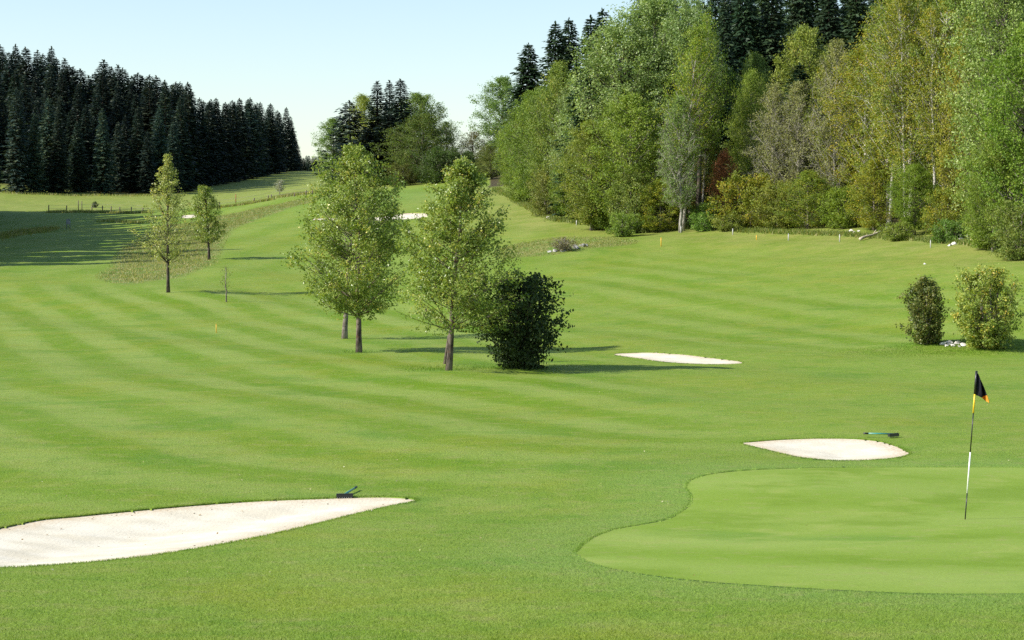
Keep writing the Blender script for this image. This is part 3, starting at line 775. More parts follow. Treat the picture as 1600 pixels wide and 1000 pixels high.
right = [
    ('ash0', 786, 290, 122, 78, 'blue-green round tree rising behind the left end of the right wood', (.75, .92, 1.05)),
    ('ash1', 808, 232, 190, 66, 'leaning bright green tree at the left end of the right wood', (.95, 1.0, .8)),
    ('ash2', 838, 205, 140, 84, 'bright green tree below the first dark fir of the right wood', (.9, 1.0, .8)),
    ('olive1', 872, 192, 100, 84, 'tall olive-green tree under the pair of dark firs', (.95, 1.1, .8)),
    ('poplar2', 905, 186, 128, 66, 'grey-green tree under the leaning black fir', (.9, .95, .9)),
    ('poplar0', 972, 178, 36, 122, 'huge silvery poplar forming the left shoulder of the right wood', (1.0, 1.05, .95)),
    ('poplar1', 1020, 180, -8, 130, 'huge silvery poplar reaching the top of the picture', (.98, 1.05, .95)),
    ('poplar2', 1078, 176, -4, 80, 'tall poplar right of the huge silvery one that tops the picture', (.85, .95, .85)),
    ('ash0', 985, 166, 150, 110, 'mid green leafy tree at the foot of the silvery poplars', (1.0, 1.05, .8)),
    ('olive0', 925, 170, 190, 96, 'olive tree low at the left end under the big poplar', (1.0, 1.05, .7)),
    ('twiggy1', 1063, 160.5, 150, 74, 'twiggy tree with forked pale trunk at the foot of the poplars', (.8, 1.1, .75)),
    ('olive1', 1092, 166, 110, 50, 'orange-tinted thin tree beside the dark trunk', (1.15, .98, .7)),
    ('rust0', 1131, 162.5, 236, 46, 'small rust-red tree in the dark hollow of the right wood', (1, 1, 1)),
    ('ash1', 1172, 168, 112, 60, 'light green tree just right of the dark hollow', (1.15, 1.15, .9)),
    ('ash2', 1180, 190, 84, 60, 'grey-green tree top under the dark firs of the hollow', (.7, .8, .85)),
    ('ash2', 1258, 176, 42, 92, 'pale round-topped tree behind the bare grey trees', (1.2, 1.1, 1.0)),
    ('twiggy0', 1205, 160, 130, 80, 'nearly bare grey tree, leftmost of the leafless ones', (1, 1, .9)),
    ('twiggy1', 1246, 158, 128, 84, 'nearly bare grey tree with brown haze of twigs', (1, 1, .9)),
    ('twiggy0', 1302, 154, 62, 80, 'tallest nearly bare tree, left of the white-trunked aspens', (1, 1.0, .8)),
    ('aspen0', 1352, 152, 70, 90, 'leftmost yellowing aspen of the white-trunked ones', (.98, 1.02, .8)),
    ('aspen1', 1388, 145, -8, 96, 'tall white-trunked aspen left of the yellow bush', (.90, 1.0, .9)),
    ('aspen0', 1422, 142, -30, 100, 'tallest white-trunked aspen with pale green top', (.84, 1.0, 1.0)),
    ('aspen1', 1472, 140, -15, 100, 'white-trunked aspen right of the tallest one', (.86, 1.0, .95)),
    ('poplar1', 1440, 156, -25, 110, 'pale poplar crown standing behind the aspens', (1.1, 1.1, .95)),
    ('olive1', 1512, 136, 30, 90, 'yellow-green tree before the big right-edge tree', (1.3, 1.15, .6)),
    ('poplar0', 1562, 128, -60, 130, 'large green tree filling the right edge of the wood', (.95, 1.0, .7)),
    ('ash0', 1606, 118, 40, 150, 'near leafy tree cut by the right edge, hanging over the rocks', (.8, .95, .65)),
    ('ash2', 1552, 120, 215, 84, 'low spreading tree over the white rock heap', (.9, .95, .7)),
]
right += [
    ('pole1', 1067, 161.5, 60, 70, 'pale bare-stemmed tree standing in front of the poplar foot', (.85, 1.1, .9)),
    ('pole2', 1088, 164, 40, 84, 'tree with thick dark bare trunk at the left rim of the dark hollow', (.95, 1, .8)),
    ('pole1', 1096, 165, 20, 50, 'thin grey bare-stemmed tree right of the poplar foot', (.8, 1.1, .9)),
    ('pole1', 1303, 155, 95, 54, 'grey bare-stemmed tree in front of the tallest bare tree', (.9, 1, .8)),
    ('pole0', 1384, 144, 20, 70, 'white bare stem left of the tallest aspen', (1, 1, .8)),
    ('pole0', 1419, 141, -20, 70, 'brightest white bare stem in the middle of the aspens', (.95, 1, .85)),
    ('pole0', 1467, 139, 10, 66, 'white bare stem right of the tallest aspen', (.95, 1, .8)),
]
for kd, px, d, top, w, lab, ti in right:
    put(kd, px, d, top, w * (1.0 if 'twig' in kd or 'rust' in kd else 1.28), lab, 'twiggy_tree' if 'twiggy' in kd else 'aspen_tree' if 'aspen' in kd or 'pole' in kd else 'poplar_tree' if 'poplar' in kd else 'broadleaf_tree', 'tree', GR, ti)
under = [
    ('bush0', 822, 214, 262, 56, 'green bush at the left foot of the right wood', (.9, .95, .8)),
    ('bush1', 856, 190, 268, 52, 'olive bush above the pale rock at the wood edge', (.9, .9, .8)),
    ('ash1', 892, 182, 245, 62, 'small dense tree with several pale stems near the rocks', (.85, 1, .7)),
    ('bush0', 945, 170, 262, 62, 'green bush with dark shade under it below the poplar', (.95, 1, .8)),
    ('bush1', 985, 164, 272, 60, 'drab bush below the poplars', (.9, 1, .8)),
    ('yellow0', 1032, 163, 285, 72, 'bright yellow-green bush at the foot of the poplars', (.90, 1.05, .7)),
    ('bush0', 1110, 163, 322, 62, 'low green thicket right of the dark trunk', (.75, .95, .8)),
    ('low0', 1098, 160, 336, 34, 'knee-high green shrub by the dark trunk', (.8, 1.05, .9)),
    ('bush2', 1170, 159, 278, 92, 'wide yellow-green bush under the light green tree', (.95, 1, .8)),
    ('bush1', 1215, 156, 290, 74, 'brownish bush under the bare grey trees', (1, 1, .7)),
    ('yellow0', 1262, 153, 272, 84, 'green-gold bush right of the brownish one', (.75, .95, .8)),
    ('bush0', 1318, 150, 298, 70, 'green bush left of the golden one', (.95, 1, .6)),
    ('yellow0', 1365, 145, 255, 80, 'golden bush under the white-trunked aspens', (.92, 1.0, .7)),
    ('ash1', 1428, 138, 262, 76, 'dense green small tree under the tallest aspen', (.9, 1, .6)),
    ('bush2', 1478, 134, 300, 62, 'gold-green bush left of the white rock heap', (.85, .95, .7)),
    ('low0', 1482, 129, 348, 50, 'dark green shrub touching the white rock heap', (.6, .8, .7)),
    ('bush0', 1545, 122, 310, 74, 'leafy bush right of the pale trunk stub', (.9, 1, .7)),
    ('bush1', 1592, 114, 320, 84, 'olive bush at the right edge above the rocks', (.8, .9, .7)),
    ('low0', 972, 160, 338, 40, 'small round shrub at the wood edge below the poplars', (.9, 1, .8)),
    ('low0', 1140, 158, 340, 44, 'pale weed clump beside the low green thicket', (1.1, 1, 1)),
    ('low0', 1405, 135, 352, 44, 'low shrub beside the fallen log', (.9, .9, .7)),
]
for kd, px, d, top, w, lab, ti in under:
    put(kd, px, d, top - 4, w * 1.18, lab, 'bush' if kd[:3] in ('bus', 'low', 'yel') else 'broadleaf_tree', 'bush' if kd[:3] in ('bus', 'low', 'yel') else 'tree', 'bushes along the foot of the right wood', ti)
con = [(826, 262, 68, 84, 'first dark fir on the skyline from the left of the right wood'), (868, 236, 35, 84, 'left one of the pair of dark skyline firs'),
       (889, 240, 29, 80, 'right one of the pair of dark skyline firs'), (921, 182, 26, 96, 'black fir leaning into the left side of the great poplar'),
       (941, 188, 15, 90, 'black fir whose tip touches the great poplar shoulder'), (1132, 188, -10, 62, 'dark fir above the hollow, left of the twin firs'),
       (1160, 205, -45, 76, 'dark fir directly above the dark hollow'), (1205, 205, -40, 74, 'dark fir right above the grey-green tree top'),
       (1250, 212, -60, 70, 'dark fir behind the pale round-topped tree'), (1292, 198, -50, 70, 'dark fir behind the tallest bare tree'),
       (1335, 196, -45, 70, 'dark fir left of the aspen tops'), (1372, 205, -60, 66, 'dark fir seen between the aspen tops'),
       (1500, 190, -70, 70, 'dark fir behind the yellow-green tree'), (1546, 182, -60, 64, 'dark fir showing at the top right corner'), (1126, 176, 130, 60, 'dark young fir low inside the hollow'),
       (1145, 190, 190, 60, 'small fir at the bottom of the dark hollow')]
for i, (px, d, top, w, lab) in enumerate(con):
    put(f'fir{i % 2}', px, d, top, w * (1.45 if top < 0 else 1.35), lab, 'fir_tree', 'fir', GC, rt(.85, 1.1))
# second and third ranks close the wood
for i in range(30):
    px = 1010 + i * 22 + RN.uniform(-8, 8); p = stand(px, RN.uniform(215, 262)); h = RN.uniform(19, 25)
    plant(f'fir{i % 2}', p, h, h * .42, name='fir_tree', label='dark fir on the hill behind the right wood, showing only between the crowns', cat='fir', group=GC, tint=rt(.85, 1.1), rnd=RN)
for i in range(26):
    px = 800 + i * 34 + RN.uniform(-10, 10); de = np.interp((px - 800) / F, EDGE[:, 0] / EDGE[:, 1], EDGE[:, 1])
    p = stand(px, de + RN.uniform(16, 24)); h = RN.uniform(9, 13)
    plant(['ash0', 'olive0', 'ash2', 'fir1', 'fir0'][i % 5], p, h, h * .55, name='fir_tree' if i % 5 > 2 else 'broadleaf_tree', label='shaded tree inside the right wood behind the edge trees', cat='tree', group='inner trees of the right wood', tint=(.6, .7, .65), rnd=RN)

# ---- the trees standing on the fairway
def single(name, pair, p, label, cat, rz=0.0, group=None):
    o = empty(name, p, rz); tag(o, label, cat, group)
    link('trunk', pair[0], o); link('crown', pair[1], o); return o
GF = 'lone trees on the fairway'
p = at(561, 551); hh = row_h(p, 233)
heroA = prof([(0, .5), (.12, .85), (.28, 1.0), (.5, .92), (.7, .84), (.85, .66), (.94, .40), (1, .12)])
single('aspen_tree', broadleaf(101, hh, .225, 168 / F * p.y / 2 * 1.03, heroA, 115, 52000, .105, B_PATCH, L_HERO, .092, .5, 5, .20, rag=.22, gaps=.06, lean=(-.12, 0), wob=.2, twig=.008), p,
       'leafy aspen left of its twin on the fairway, trunk leaning slightly left', 'tree', 0, GF)
pB = at(700, 579); hh = row_h(pB, 250)
heroB = prof([(0, .80), (.12, 1.0), (.3, 1.0), (.5, .86), (.7, .64), (.85, .40), (.95, .18), (1, .05)])
single('aspen_tree', broadleaf(107, hh, .25, 182 / F * pB.y / 2 * 1.1, heroB, 115, 47000, .095, B_PATCH, L_HERO, .078, .45, 5, .175, rag=.22, gaps=.06, lean=(.55, 0), wob=.2, twig=.008), pB,
       'leafy aspen beside the dark bush, pale trunk leaning right', 'tree', 0, GF)
p = at(538, 529); hh = row_h(p, 300)
single('aspen_tree', broadleaf(109, hh, .30, 2.0, oval, 80, 16000, .10, B_GREY, L_HERO, .10, .5, 4, .2, lean=(.4, 0)), p,
       'small aspen hidden behind the left twin, only its short trunk clear', 'tree', 0, GF)
p = at(694.5, 569); p.y += .1
mb = MB(); mb.tube([(0, 0, -.1), (.05, 0, .3), (.14, 0, .9), (.26, .02, 1.5), (.34, .05, 2.4)], [.07, .055, .05, .04, .03], 7)
single('aspen_tree', (mb.mesh('trunk', B_PATCH, True), broadleaf(111, 3.6, .55, .8, oval, 24, 1800, .08, B_GREY, L_HERO, .03, .5, 3, .16, lean=(.45, .1))[1]), p,
       'thin second stem standing just behind the right-leaning aspen', 'tree', 0, GF)
p = at(812, 577); p.y += .25; p.z = h1(p.x, p.y); hh = row_h(p, 428)
darkp = prof([(0, .42), (.15, .58), (.35, .80), (.6, 1.0), (.8, .9), (.93, .62), (1, .3)])
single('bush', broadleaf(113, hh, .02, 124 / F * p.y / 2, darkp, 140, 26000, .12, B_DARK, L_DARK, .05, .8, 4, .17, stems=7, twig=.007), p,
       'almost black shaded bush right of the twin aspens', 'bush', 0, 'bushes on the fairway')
p = at(263, 457); hh = row_h(p, 243)
youngp = prof([(0, .6), (.12, .95), (.25, 1.0), (.4, .85), (.55, .62), (.7, .45), (.85, .26), (1, .05)])
single('poplar_tree', broadleaf(117, hh, .265, 102 / F * p.y / 2, youngp, 84, 11500, .125, B_DARK, leaf_mat('young_poplar_leaf', [(0, (.075, .10, .026)), (.45, (.14, .165, .045)), (.8, (.21, .22, .085)), (.93, (.30, .235, .06)), (1, (.42, .40, .26))], .4, .4, .4, gain=2.0),
       .085, 1.0, 3, .17, wob=.15, twig=.010, inner=.3), p, 'slender young poplar with pointed crown on the left fairway', 'tree', 0, GF)
p = at(327, 406); hh = row_h(p, 291)
smallp = prof([(0, .7), (.2, 1.0), (.4, .95), (.6, .75), (.8, .62), (1, .25)])
single('broadleaf_tree', broadleaf(119, hh, .27, 54 / F * p.y / 2, smallp, 70, 12000, .13, B_DARK, L_HERO, .09, .6, 4, .2, lean=(-.35, 0), twig=.010), p,
       'small round-headed tree behind the slender young poplar', 'tree', 0, GF)
p = at(354, 472); hh = row_h(p, 416)
single('sapling', broadleaf(121, hh, .45, .42, roundp, 16, 330, .075, B_GREY, L_OLV, .022, .8, 2, .12, twig=.006, wob=.3), p,
       'thin nearly leafless sapling between the young poplar and the aspens', 'sapling')
p = at(437, 305); hh = row_h(p, 282)
single('shrub', broadleaf(123, hh, .3, 18 / F * p.y / 2, roundp, 30, 1500, .16, B_GREY, L_SILV, .05, .5, 3, .22), p, 'tiny silvery white tree beside the far fence', 'tree')
p = at(1447, 537); hh = row_h(p, 433)
colp = prof([(0, .45), (.2, .85), (.45, 1), (.7, .85), (.88, .5), (1, .12)])
L_B1 = leaf_mat('bush_leaf', [(0, (.035, .058, .014)), (.5, (.075, .095, .022)), (.85, (.14, .135, .035)), (1, (.24, .21, .06))], .4, .45, .35, gain=1.7)
L_B2 = leaf_mat('gold_bush_leaf', [(0, (.06, .088, .018)), (.5, (.125, .162, .030)), (.82, (.20, .205, .042)), (1, (.40, .27, .05))], .4, .45, .35, gain=2.1)
single('bush', broadleaf(127, hh, .02, 62 / F * p.y / 2, colp, 100, 17000, .105, B_GREY, L_B1, .035, 1.0, 4, .15, stems=5, twig=.007, lean=(-.1, 0)), p,
       'narrow upright dark green bush on the bank at the right', 'bush', 0, 'bushes on the fairway')
p = at(1541, 544); hh = row_h(p, 418)
goldp = prof([(0, .50), (.2, .78), (.5, 1), (.8, .98), (.93, .75), (1, .4)])
single('bush', broadleaf(131, hh, .02, 98 / F * p.y / 2, goldp, 140, 30000, .105, B_GREY, L_B2, .04, 1.1, 4, .15, stems=8, twig=.007), p,
       'broad yellowing bush on the bank by the right edge', 'bush', 0, 'bushes on the fairway')

# ---- rocks
def rock_mesh(seed, sx, sy, sz, mat):
    import bmesh
    rs = np.random.RandomState(seed); bm = bmesh.new(); bmesh.ops.create_icosphere(bm, subdivisions=3, radius=1)
    D = rs.normal(size=(9, 3)); D /= np.linalg.norm(D, axis=1)[:, None]; O = rs.uniform(.42, .80, 9)
    for v in bm.verts:
        c = np.array(v.co); c /= np.linalg.norm(c); k = 1.0
        for d, o in zip(D, O):
            q = c @ d
            if q * k > o: k = o / q
        k += .03 * math.sin(c[0] * 9 + seed) * math.sin(c[1] * 8) + .02 * math.sin(c[2] * 17)
        v.co = Vector((c[0] * k * sx, c[1] * k * sy, c[2] * k * sz))
    me = bpy.data.meshes.new('rock'); bm.to_mesh(me); bm.free(); me.materials.append(mat); return me
def rock_mat(name, a, b):
    m, nt = mat_new(name); N = NT(nt); n = N.noise(N.obj(), 4, 6, .65); n2 = N.noise(N.obj(), 14, 4, .6)
    c = N.mix(N.mr(n, .35, .65), a, b); c = N.mix(N.math('MULTIPLY', N.mr(n2, .58, .7), .6), c, tuple(q * .3 for q in a))
    N.out(N.bsdf(c, .9, .1, N.bump(n, .8, .06))); return m
M_RW = rock_mat('white_limestone', (.46, .43, .39), (.72, .70, .66)); M_RG = rock_mat('grey_limestone', (.20, .195, .185), (.45, .44, .42))
def rocks(spots, label, group, mat, seed):
    for i, (px, row, w) in enumerate(spots):
        p = at(px, row); s = w / F * p.y / 2
        o = link('rock', rock_mesh(seed + i, s * 1.15, s * .9, s * .72, mat)); o.location = (p.x, p.y, p.z + s * .12); o.rotation_euler = (0.2 * math.sin(i * 3), .25 * math.sin(i * 5), i * 1.7)
        tag(o, label if isinstance(label, str) else label[i], 'rock', group)
rocks([(1474, 538, 12), (1484, 537, 14), (1495, 537, 15), (1506, 540, 12), (1479, 541, 9), (1490, 541, 11), (1500, 542, 9)], 'small white rock in the heap between the two right bushes', 'white rocks between the bushes', M_RW, 10)
rocks([(1490, 382, 12), (1497, 376, 15), (1505, 378, 18), (1515, 377, 18), (1511, 371, 14), (1501, 370, 12), (1519, 371, 12), (1522, 379, 10), (1484, 384, 8)], 'white rock in the heap at the foot of the pale trunk stub', 'white rock heap at the wood edge', M_RW, 30)
rocks([(1542, 382, 10), (1560, 383, 11), (1583, 385, 14), (1592, 389, 22), (1600, 386, 18), (1528, 384, 7)], 'grey-white rock along the wood edge at the right picture edge', 'rocks under the right-edge tree', M_RG, 50)
rocks([(858, 394, 8), (868, 393, 10), (890, 390, 12), (900, 388, 14), (911, 385, 14), (917, 384, 8), (880, 393, 12)], 'grey rock beside the straw-coloured bush on the brown mound', 'grey rocks on the brown mound', M_RG, 70)
rocks([(854, 336, 10), (856, 341, 9), (861, 343, 8)], 'pale rock standing at the left foot of the right wood', 'pale rocks at the left wood end', M_RW, 90)
rocks([(1309, 364, 7), (1330, 362, 9), (1334, 364, 7), (1322, 365, 6), (1342, 362, 6)], 'small pale rock by the aspen trunks left of the fallen log', 'pale rocks by the aspens', M_RW, 110)
rocks([(1445, 413, 6)], 'single small white stone lying on the slope below the right wood', None, M_RW, 130)
rocks([(940, 353, 5), (1096, 361, 6), (1122, 356, 5)], 'small pale stone at the wood edge below the poplars', 'stones below the poplars', M_RW, 140)
# straw bush on the mound
p = at(880, 392); hh = row_h(p, 371)
L_STRAW = leaf_mat('straw_leaf', [(0, (.12, .12, .04)), (.6, (.20, .18, .07)), (1, (.30, .26, .12))], .3)
single('bush', broadleaf(137, hh, .0, 34 / F * p.y / 2, prof([(0, .5), (.5, 1), (1, .6)]), 60, 2600, .11, B_TWIG, L_STRAW, .02, 1.2, 4, .14, stems=7, twigs=True), p, 'straw-coloured bush among grey rocks on the brown mound', 'bush')

# ---- posts, stakes, log, stub, fence
M_POSTW = plain_mat('white_post_paint', (.42, .42, .39), .6); M_POSTY = plain_mat('yellow_stake_paint', (.70, .42, .04), .5)
M_WOODG = plain_mat('weathered_wood', (.17, .14, .11), .9, .1, .4, 8); M_WOODP = plain_mat('pale_dead_wood', (.50, .42, .34), .85, .1, .3, 6)
M_WIRE = plain_mat('fence_wire', (.22, .21, .20), .5, .4, .1)
def stake(px, row, top, wpx, mat, name, label, group):
    p = at(px, row); h = row_h(p, top); r = max(.014, wpx * .8 / F * p.y / 2)
    o = empty(name, p, 0); tag(o, label, 'stake', group)
    mb = MB(); mb.tube([(0, 0, -.2), (0, 0, h * .6), (0, 0, h)], [r, r, r * .95], 8); link('shaft', mb.mesh('shaft', mat, True), o)
    mb = MB(); mb.tube([(0, 0, h), (0, 0, h + r * .8), (0, 0, h + r * 1.3)], [r * 1.08, r * 1.0, r * .3], 8); link('cap', mb.mesh('cap', mat, True), o)
for px, row, top, lab in [(1064, 364, 354, 'white marker post in front of the forked trunk'), (1145, 367, 358, 'white marker post before the pale weed clump'), (1232, 376, 366, 'white marker post below the brownish bush'),
                          (1312, 378, 367, 'white marker post left of the fallen log'), (1454, 387, 376, 'white marker post left of the white rock heap'), (901, 352, 345, 'white marker post at the left end of the wood edge')]:
    stake(px, row, top, 2.2, M_POSTW, 'marker_post', lab, 'white marker posts along the wood')
for px, row, top, lab in [(1033, 385, 372, 'yellow stake on the slope below the bright yellow bush'), (338, 520, 507, 'yellow stake on the left fairway below the sapling'), (1182, 375, 368, 'faint yellow stake on the slope below the wide yellow-green bush')]:
    stake(px, row, top, 1.7, M_POSTY, 'yellow_stake', lab, 'yellow stakes')
a = at(1344, 376); b = at(1380, 366); dv = b - a
o = empty('fallen_log', a); tag(o, 'pale fallen log lying at the wood edge', 'log')
mb = MB(); t = np.linspace(0, 1, 9); mb.tube(np.stack([dv.x * t, dv.y * t, dv.z * t + .12 + .12 * t + .03 * np.sin(t * 9)], 1), .11 - .05 * t, 9); link('trunk', mb.mesh('log_trunk', M_WOODP, True), o)
mb = MB(); mb.tube([(dv.x * .55, dv.y * .55, dv.z * .55 + .18), (dv.x * .6 + .1, dv.y * .6 - .2, dv.z * .6 + .5)], [.04, .02], 6); link('branch_stub', mb.mesh('branch_stub', M_WOODP, True), o)
p = at(1518, 381); h = row_h(p, 335)
o = empty('dead_trunk', p); tag(o, 'pale broken trunk stub standing behind the white rock heap', 'tree stump')
mb = MB(); t = np.linspace(0, 1, 8); mb.tube(np.stack([.06 * np.sin(t * 4), 0 * t, t * h - .1 * (t == 0)], 1), .15 - .04 * t + .02 * np.sin(t * 11), 10); link('trunk', mb.mesh('stub', plain_mat('bare_pink_wood', (.46, .30, .20), .85, .1, .35, 7), True), o)
for k, (dx, dz, l) in enumerate([(-.9, .5, .7), (-.5, .9, .5), (.6, .4, .8)]):
    mb = MB(); z0 = h * (.75 + .1 * k); mb.tube([(0, 0, z0), (dx * .5, .05, z0 + dz * .7), (dx, .1, z0 + dz * .4)], [.035, .025, .012], 5); link('branch', mb.mesh('branch', M_WOODG, True), o)

def fence(pts, label, wires=True, name='wire_fence'):
    P = [at(px, row) for px, row, top in pts]; o0 = P[0]
    o = empty(name, o0); tag(o, label, 'fence')
    for (px, row, top), p in zip(pts, P):
        h = row_h(p, top); mb = MB(); q = p - o0; r = .085
        mb.tube([(q.x, q.y, q.z - .3), (q.x + .02, q.y, q.z + h * .5), (q.x + .03, q.y, q.z + h - .05), (q.x + .03, q.y, q.z + h)], [r, r * .95, r * .9, r * .5], 7); link('post', mb.mesh('post', M_WOODG, True), o)
    for f in (.45, .85):
        mb = MB(); hs = 1.15 * f
        for a, b in zip(P[:-1], P[1:]):
            q0, q1 = a - o0, b - o0; m_ = (q0 + q1) / 2
            mb.tube([(q0.x, q0.y, q0.z + hs), (m_.x, m_.y, m_.z + hs - .05), (q1.x, q1.y, q1.z + hs)], .012, 4, False)
        link('wire', mb.mesh('wire', M_WIRE, True), o)
fence([(76, 331, 320), (104, 331, 321), (143.5, 329, 321), (160, 329.5, 321), (173.5, 330, 322), (187, 330.5, 323), (205, 331, 323), (223, 332, 324)], 'low wire fence with dark wooden posts at the edge of the left shadow')
fence([(310, 330, 322), (343, 324, 316), (397, 317, 309), (419, 312, 305), (424, 311, 303.5), (460, 307, 301), (478, 305, 297), (488, 304, 296)], 'far wire fence beside the tiny silvery tree')
for px, row, top, lab in [(122.5, 329, 314, 'taller dark pole on its own, left of the round dark ball'), (128, 329, 315, 'taller dark pole directly right of its twin by the left fence')]:
    stake(px, row, top, 1.6, M_WOODG, 'wooden_pole', lab, 'tall poles by the left fence')
stake(368.5, 317, 304, 1.6, plain_mat('rusty_post', (.30, .10, .04), .7), 'rusty_pole', 'orange-brown pole by the far fence right of the small round-headed tree', None)
# dark ball-shaped object near the fence: a small round clipped bush
p = at(148.5, 324.5); mbk = broadleaf(141, .95, .0, .5, roundp, 30, 1500, .12, B_DARK, L_DARK, .02, .8, 3, .1, stems=4)
single('bush', mbk, p, 'tiny round dark bush in the sunlit strip behind the left fence', 'bush')
# tee board on two legs in the shade
p = at(106.8, 358); h = row_h(p, 342); o = empty('tee_sign', p); tag(o, 'grey-blue board on two legs standing in the left shade', 'sign')
w = 6 / F * p.y
M_BRD = plain_mat('grey_board', (.17, .21, .22), .7)
for s in (-1, 1):
    mb = MB(); mb.tube([(s * w * .42, 0, -.1), (s * w * .42, 0, h * .98)], .05, 8); link('leg', mb.mesh('leg', M_BRD, True), o)
mb = MB(); mb.box((0, -.075, h * .72), (w, .04, h * .5)); link('board', mb.mesh('board', M_BRD), o)

# ---- flagstick
M_BLK = plain_mat('black_enamel', (.012, .012, .012), .35, .5); M_WHT = plain_mat('white_enamel', (.78, .78, .74), .35, .5); M_YEL = plain_mat('yellow_enamel', (.72, .45, .02), .4, .5)
pF = at(1508, 811); hF = row_h(pF, 580); leanx = 16 / F * pF.y
fl = empty('golf_flagstick', pF - Vector((0, 0, .004))); tag(fl, 'thin leaning flagstick with drooping black and orange flag on the putting green', 'golf flag')
def seg(name, r0, r1, rad, mat):
    f0, f1 = (811 - r0) / 231, (811 - r1) / 231; mb = MB()
    mb.tube([(leanx * f0, 0, hF * f0), (leanx * (f0 + f1) / 2, 0, hF * (f0 + f1) / 2), (leanx * f1, 0, hF * f1)], rad, 10); link(name, mb.mesh(name, mat, True), fl)
seg('pole_section', 822, 770, .0085, M_BLK); seg('pole_section', 770, 706, .0105, M_WHT); seg('pole_section', 706, 645, .0085, M_BLK); seg('pole_section', 645, 615, .0120, M_YEL); seg('pole_section', 615, 579, .0165, M_BLK)
mb = MB(); mb.tube([(0, 0, -.10), (0, 0, -.012)], [.054, .054], 20, False); link('hole_cup', mb.mesh('hole_cup', M_WHT, True), fl)
# drooping flag: hangs from the pole top, folds gathered, lower corner orange
def flag():
    nu, nv = 26, 22; px2m = pF.y / F; V = []; A = []
    for j in range(nv):
        v = j / (nv - 1)                           # 0 top .. 1 bottom along the pole
        row = 582 + v * 35
        for i in range(nu):
            s = i / (nu - 1)                       # 0 pole .. 1 free edge, cloth hangs down to the right
            wid = 23 * (.10 + .90 * v ** .8) * (1 - .02 * s)
            x = s * wid * (1 - .12 * v * s); drop = (s ** 1.3) * (10 + 3 * v) * (.6 + .4 * v)
            xx = leanx * (811 - row) / 231 + x * px2m + .016
            zz = hF * (811 - row) / 231 - drop * px2m * .95
            yy = .045 * math.sin(s * 9 + v * 2.2) * s ** .6 + .03 * math.sin(s * 15 - v * 3) * s
            V.append((xx, yy, zz)); A.append(v * .72 + s * .36)
    ids = np.arange(nu * nv).reshape(nv, nu)
    Q = np.stack([ids[:-1, :-1], ids[:-1, 1:], ids[1:, 1:], ids[1:, :-1]], -1).reshape(-1, 4)
    V = np.array(V); n = len(V); V2 = V + np.array([0, .003, 0])
    edge = list(ids[0]) + list(ids[1:, -1]) + list(ids[-1, ::-1][1:]) + list(ids[::-1, 0][1:-1])
    E = np.array([(edge[k], edge[(k + 1) % len(edge)], edge[(k + 1) % len(edge)] + n, edge[k] + n) for k in range(len(edge))])
    m, nt = mat_new('flag_cloth'); N = NT(nt)
    c = N.mix(N.mr(N.attr('tone'), .855, .865), (.012, .013, .020), (.80, .30, .03))
    n_ = N.noise(N.obj(), 60, 3); b = N.bsdf(c, .7, .2, N.bump(n_, .1, .003)); t = N.n('ShaderNodeBsdfTranslucent'); N.l(c, t.inputs[0])
    mx = N.n('ShaderNodeMixShader'); mx.inputs[0].default_value = .25; N.l(b, mx.inputs[1]); N.l(t.outputs[0], mx.inputs[2]); N.out(mx.outputs[0])
    link('flag', new_mesh('flag', np.vstack([V, V2]), [np.vstack([Q, Q[:, ::-1] + n, E])], m, {'tone': A + A}, True), fl)
flag()

# ---- bunker rakes
M_RAKE = plain_mat('black_rake_plastic', (.014, .018, .018), .4, .5); M_TEAL = plain_mat('teal_handle', (.05, .23, .20), .35, .5)
def rake(name, px, row, rz, hdir, L, headw, label, lift):
    p = at(px, row); o = empty(name, p + Vector((0, 0, lift)), rz); tag(o, label, 'rake', 'bunker rakes')
    mb = MB(); mb.box((0, 0, .035), (headw, .055, .05)); mb.box((0, 0, .066), (headw * .98, .03, .014)); hd = mb.mesh('rake_head', M_RAKE); link('head', hd, o)
    mb = MB()
    for k in range(int(headw / .035)):
        x = -headw / 2 + .02 + k * .035; mb.tube([(x, -.018, .02), (x, -.030, .0), (x, -.038, -.02)], [.008, .006, .003], 5)
    link('teeth', mb.mesh('rake_teeth', M_RAKE), o)
    h = Vector(hdir).normalized()
    mb = MB(); mb.tube([np.array((0, 0, .06)), np.array((0, 0, .06)) + np.array(h) * L * .85], .016, 8); link('handle', mb.mesh('rake_handle', M_TEAL, True), o)
    mb = MB(); mb.tube([np.array((0, 0, .06)) + np.array(h) * L * .84, np.array((0, 0, .06)) + np.array(h) * L], .019, 8); link('grip', mb.mesh('rake_grip', M_RAKE, True), o)
    return o
rake('bunker_rake', 538.5, 776.5, math.radians(10), (.30, 1.0, .0), .95, .26, 'black rake with teal handle on the lip of the large near bunker', -.018)
rake('bunker_rake', 1396, 684, math.radians(38), (-.9, .72, .02), .62, .30, 'black rake with teal handle lying in the grass behind the leaf shaped bunker', .02)

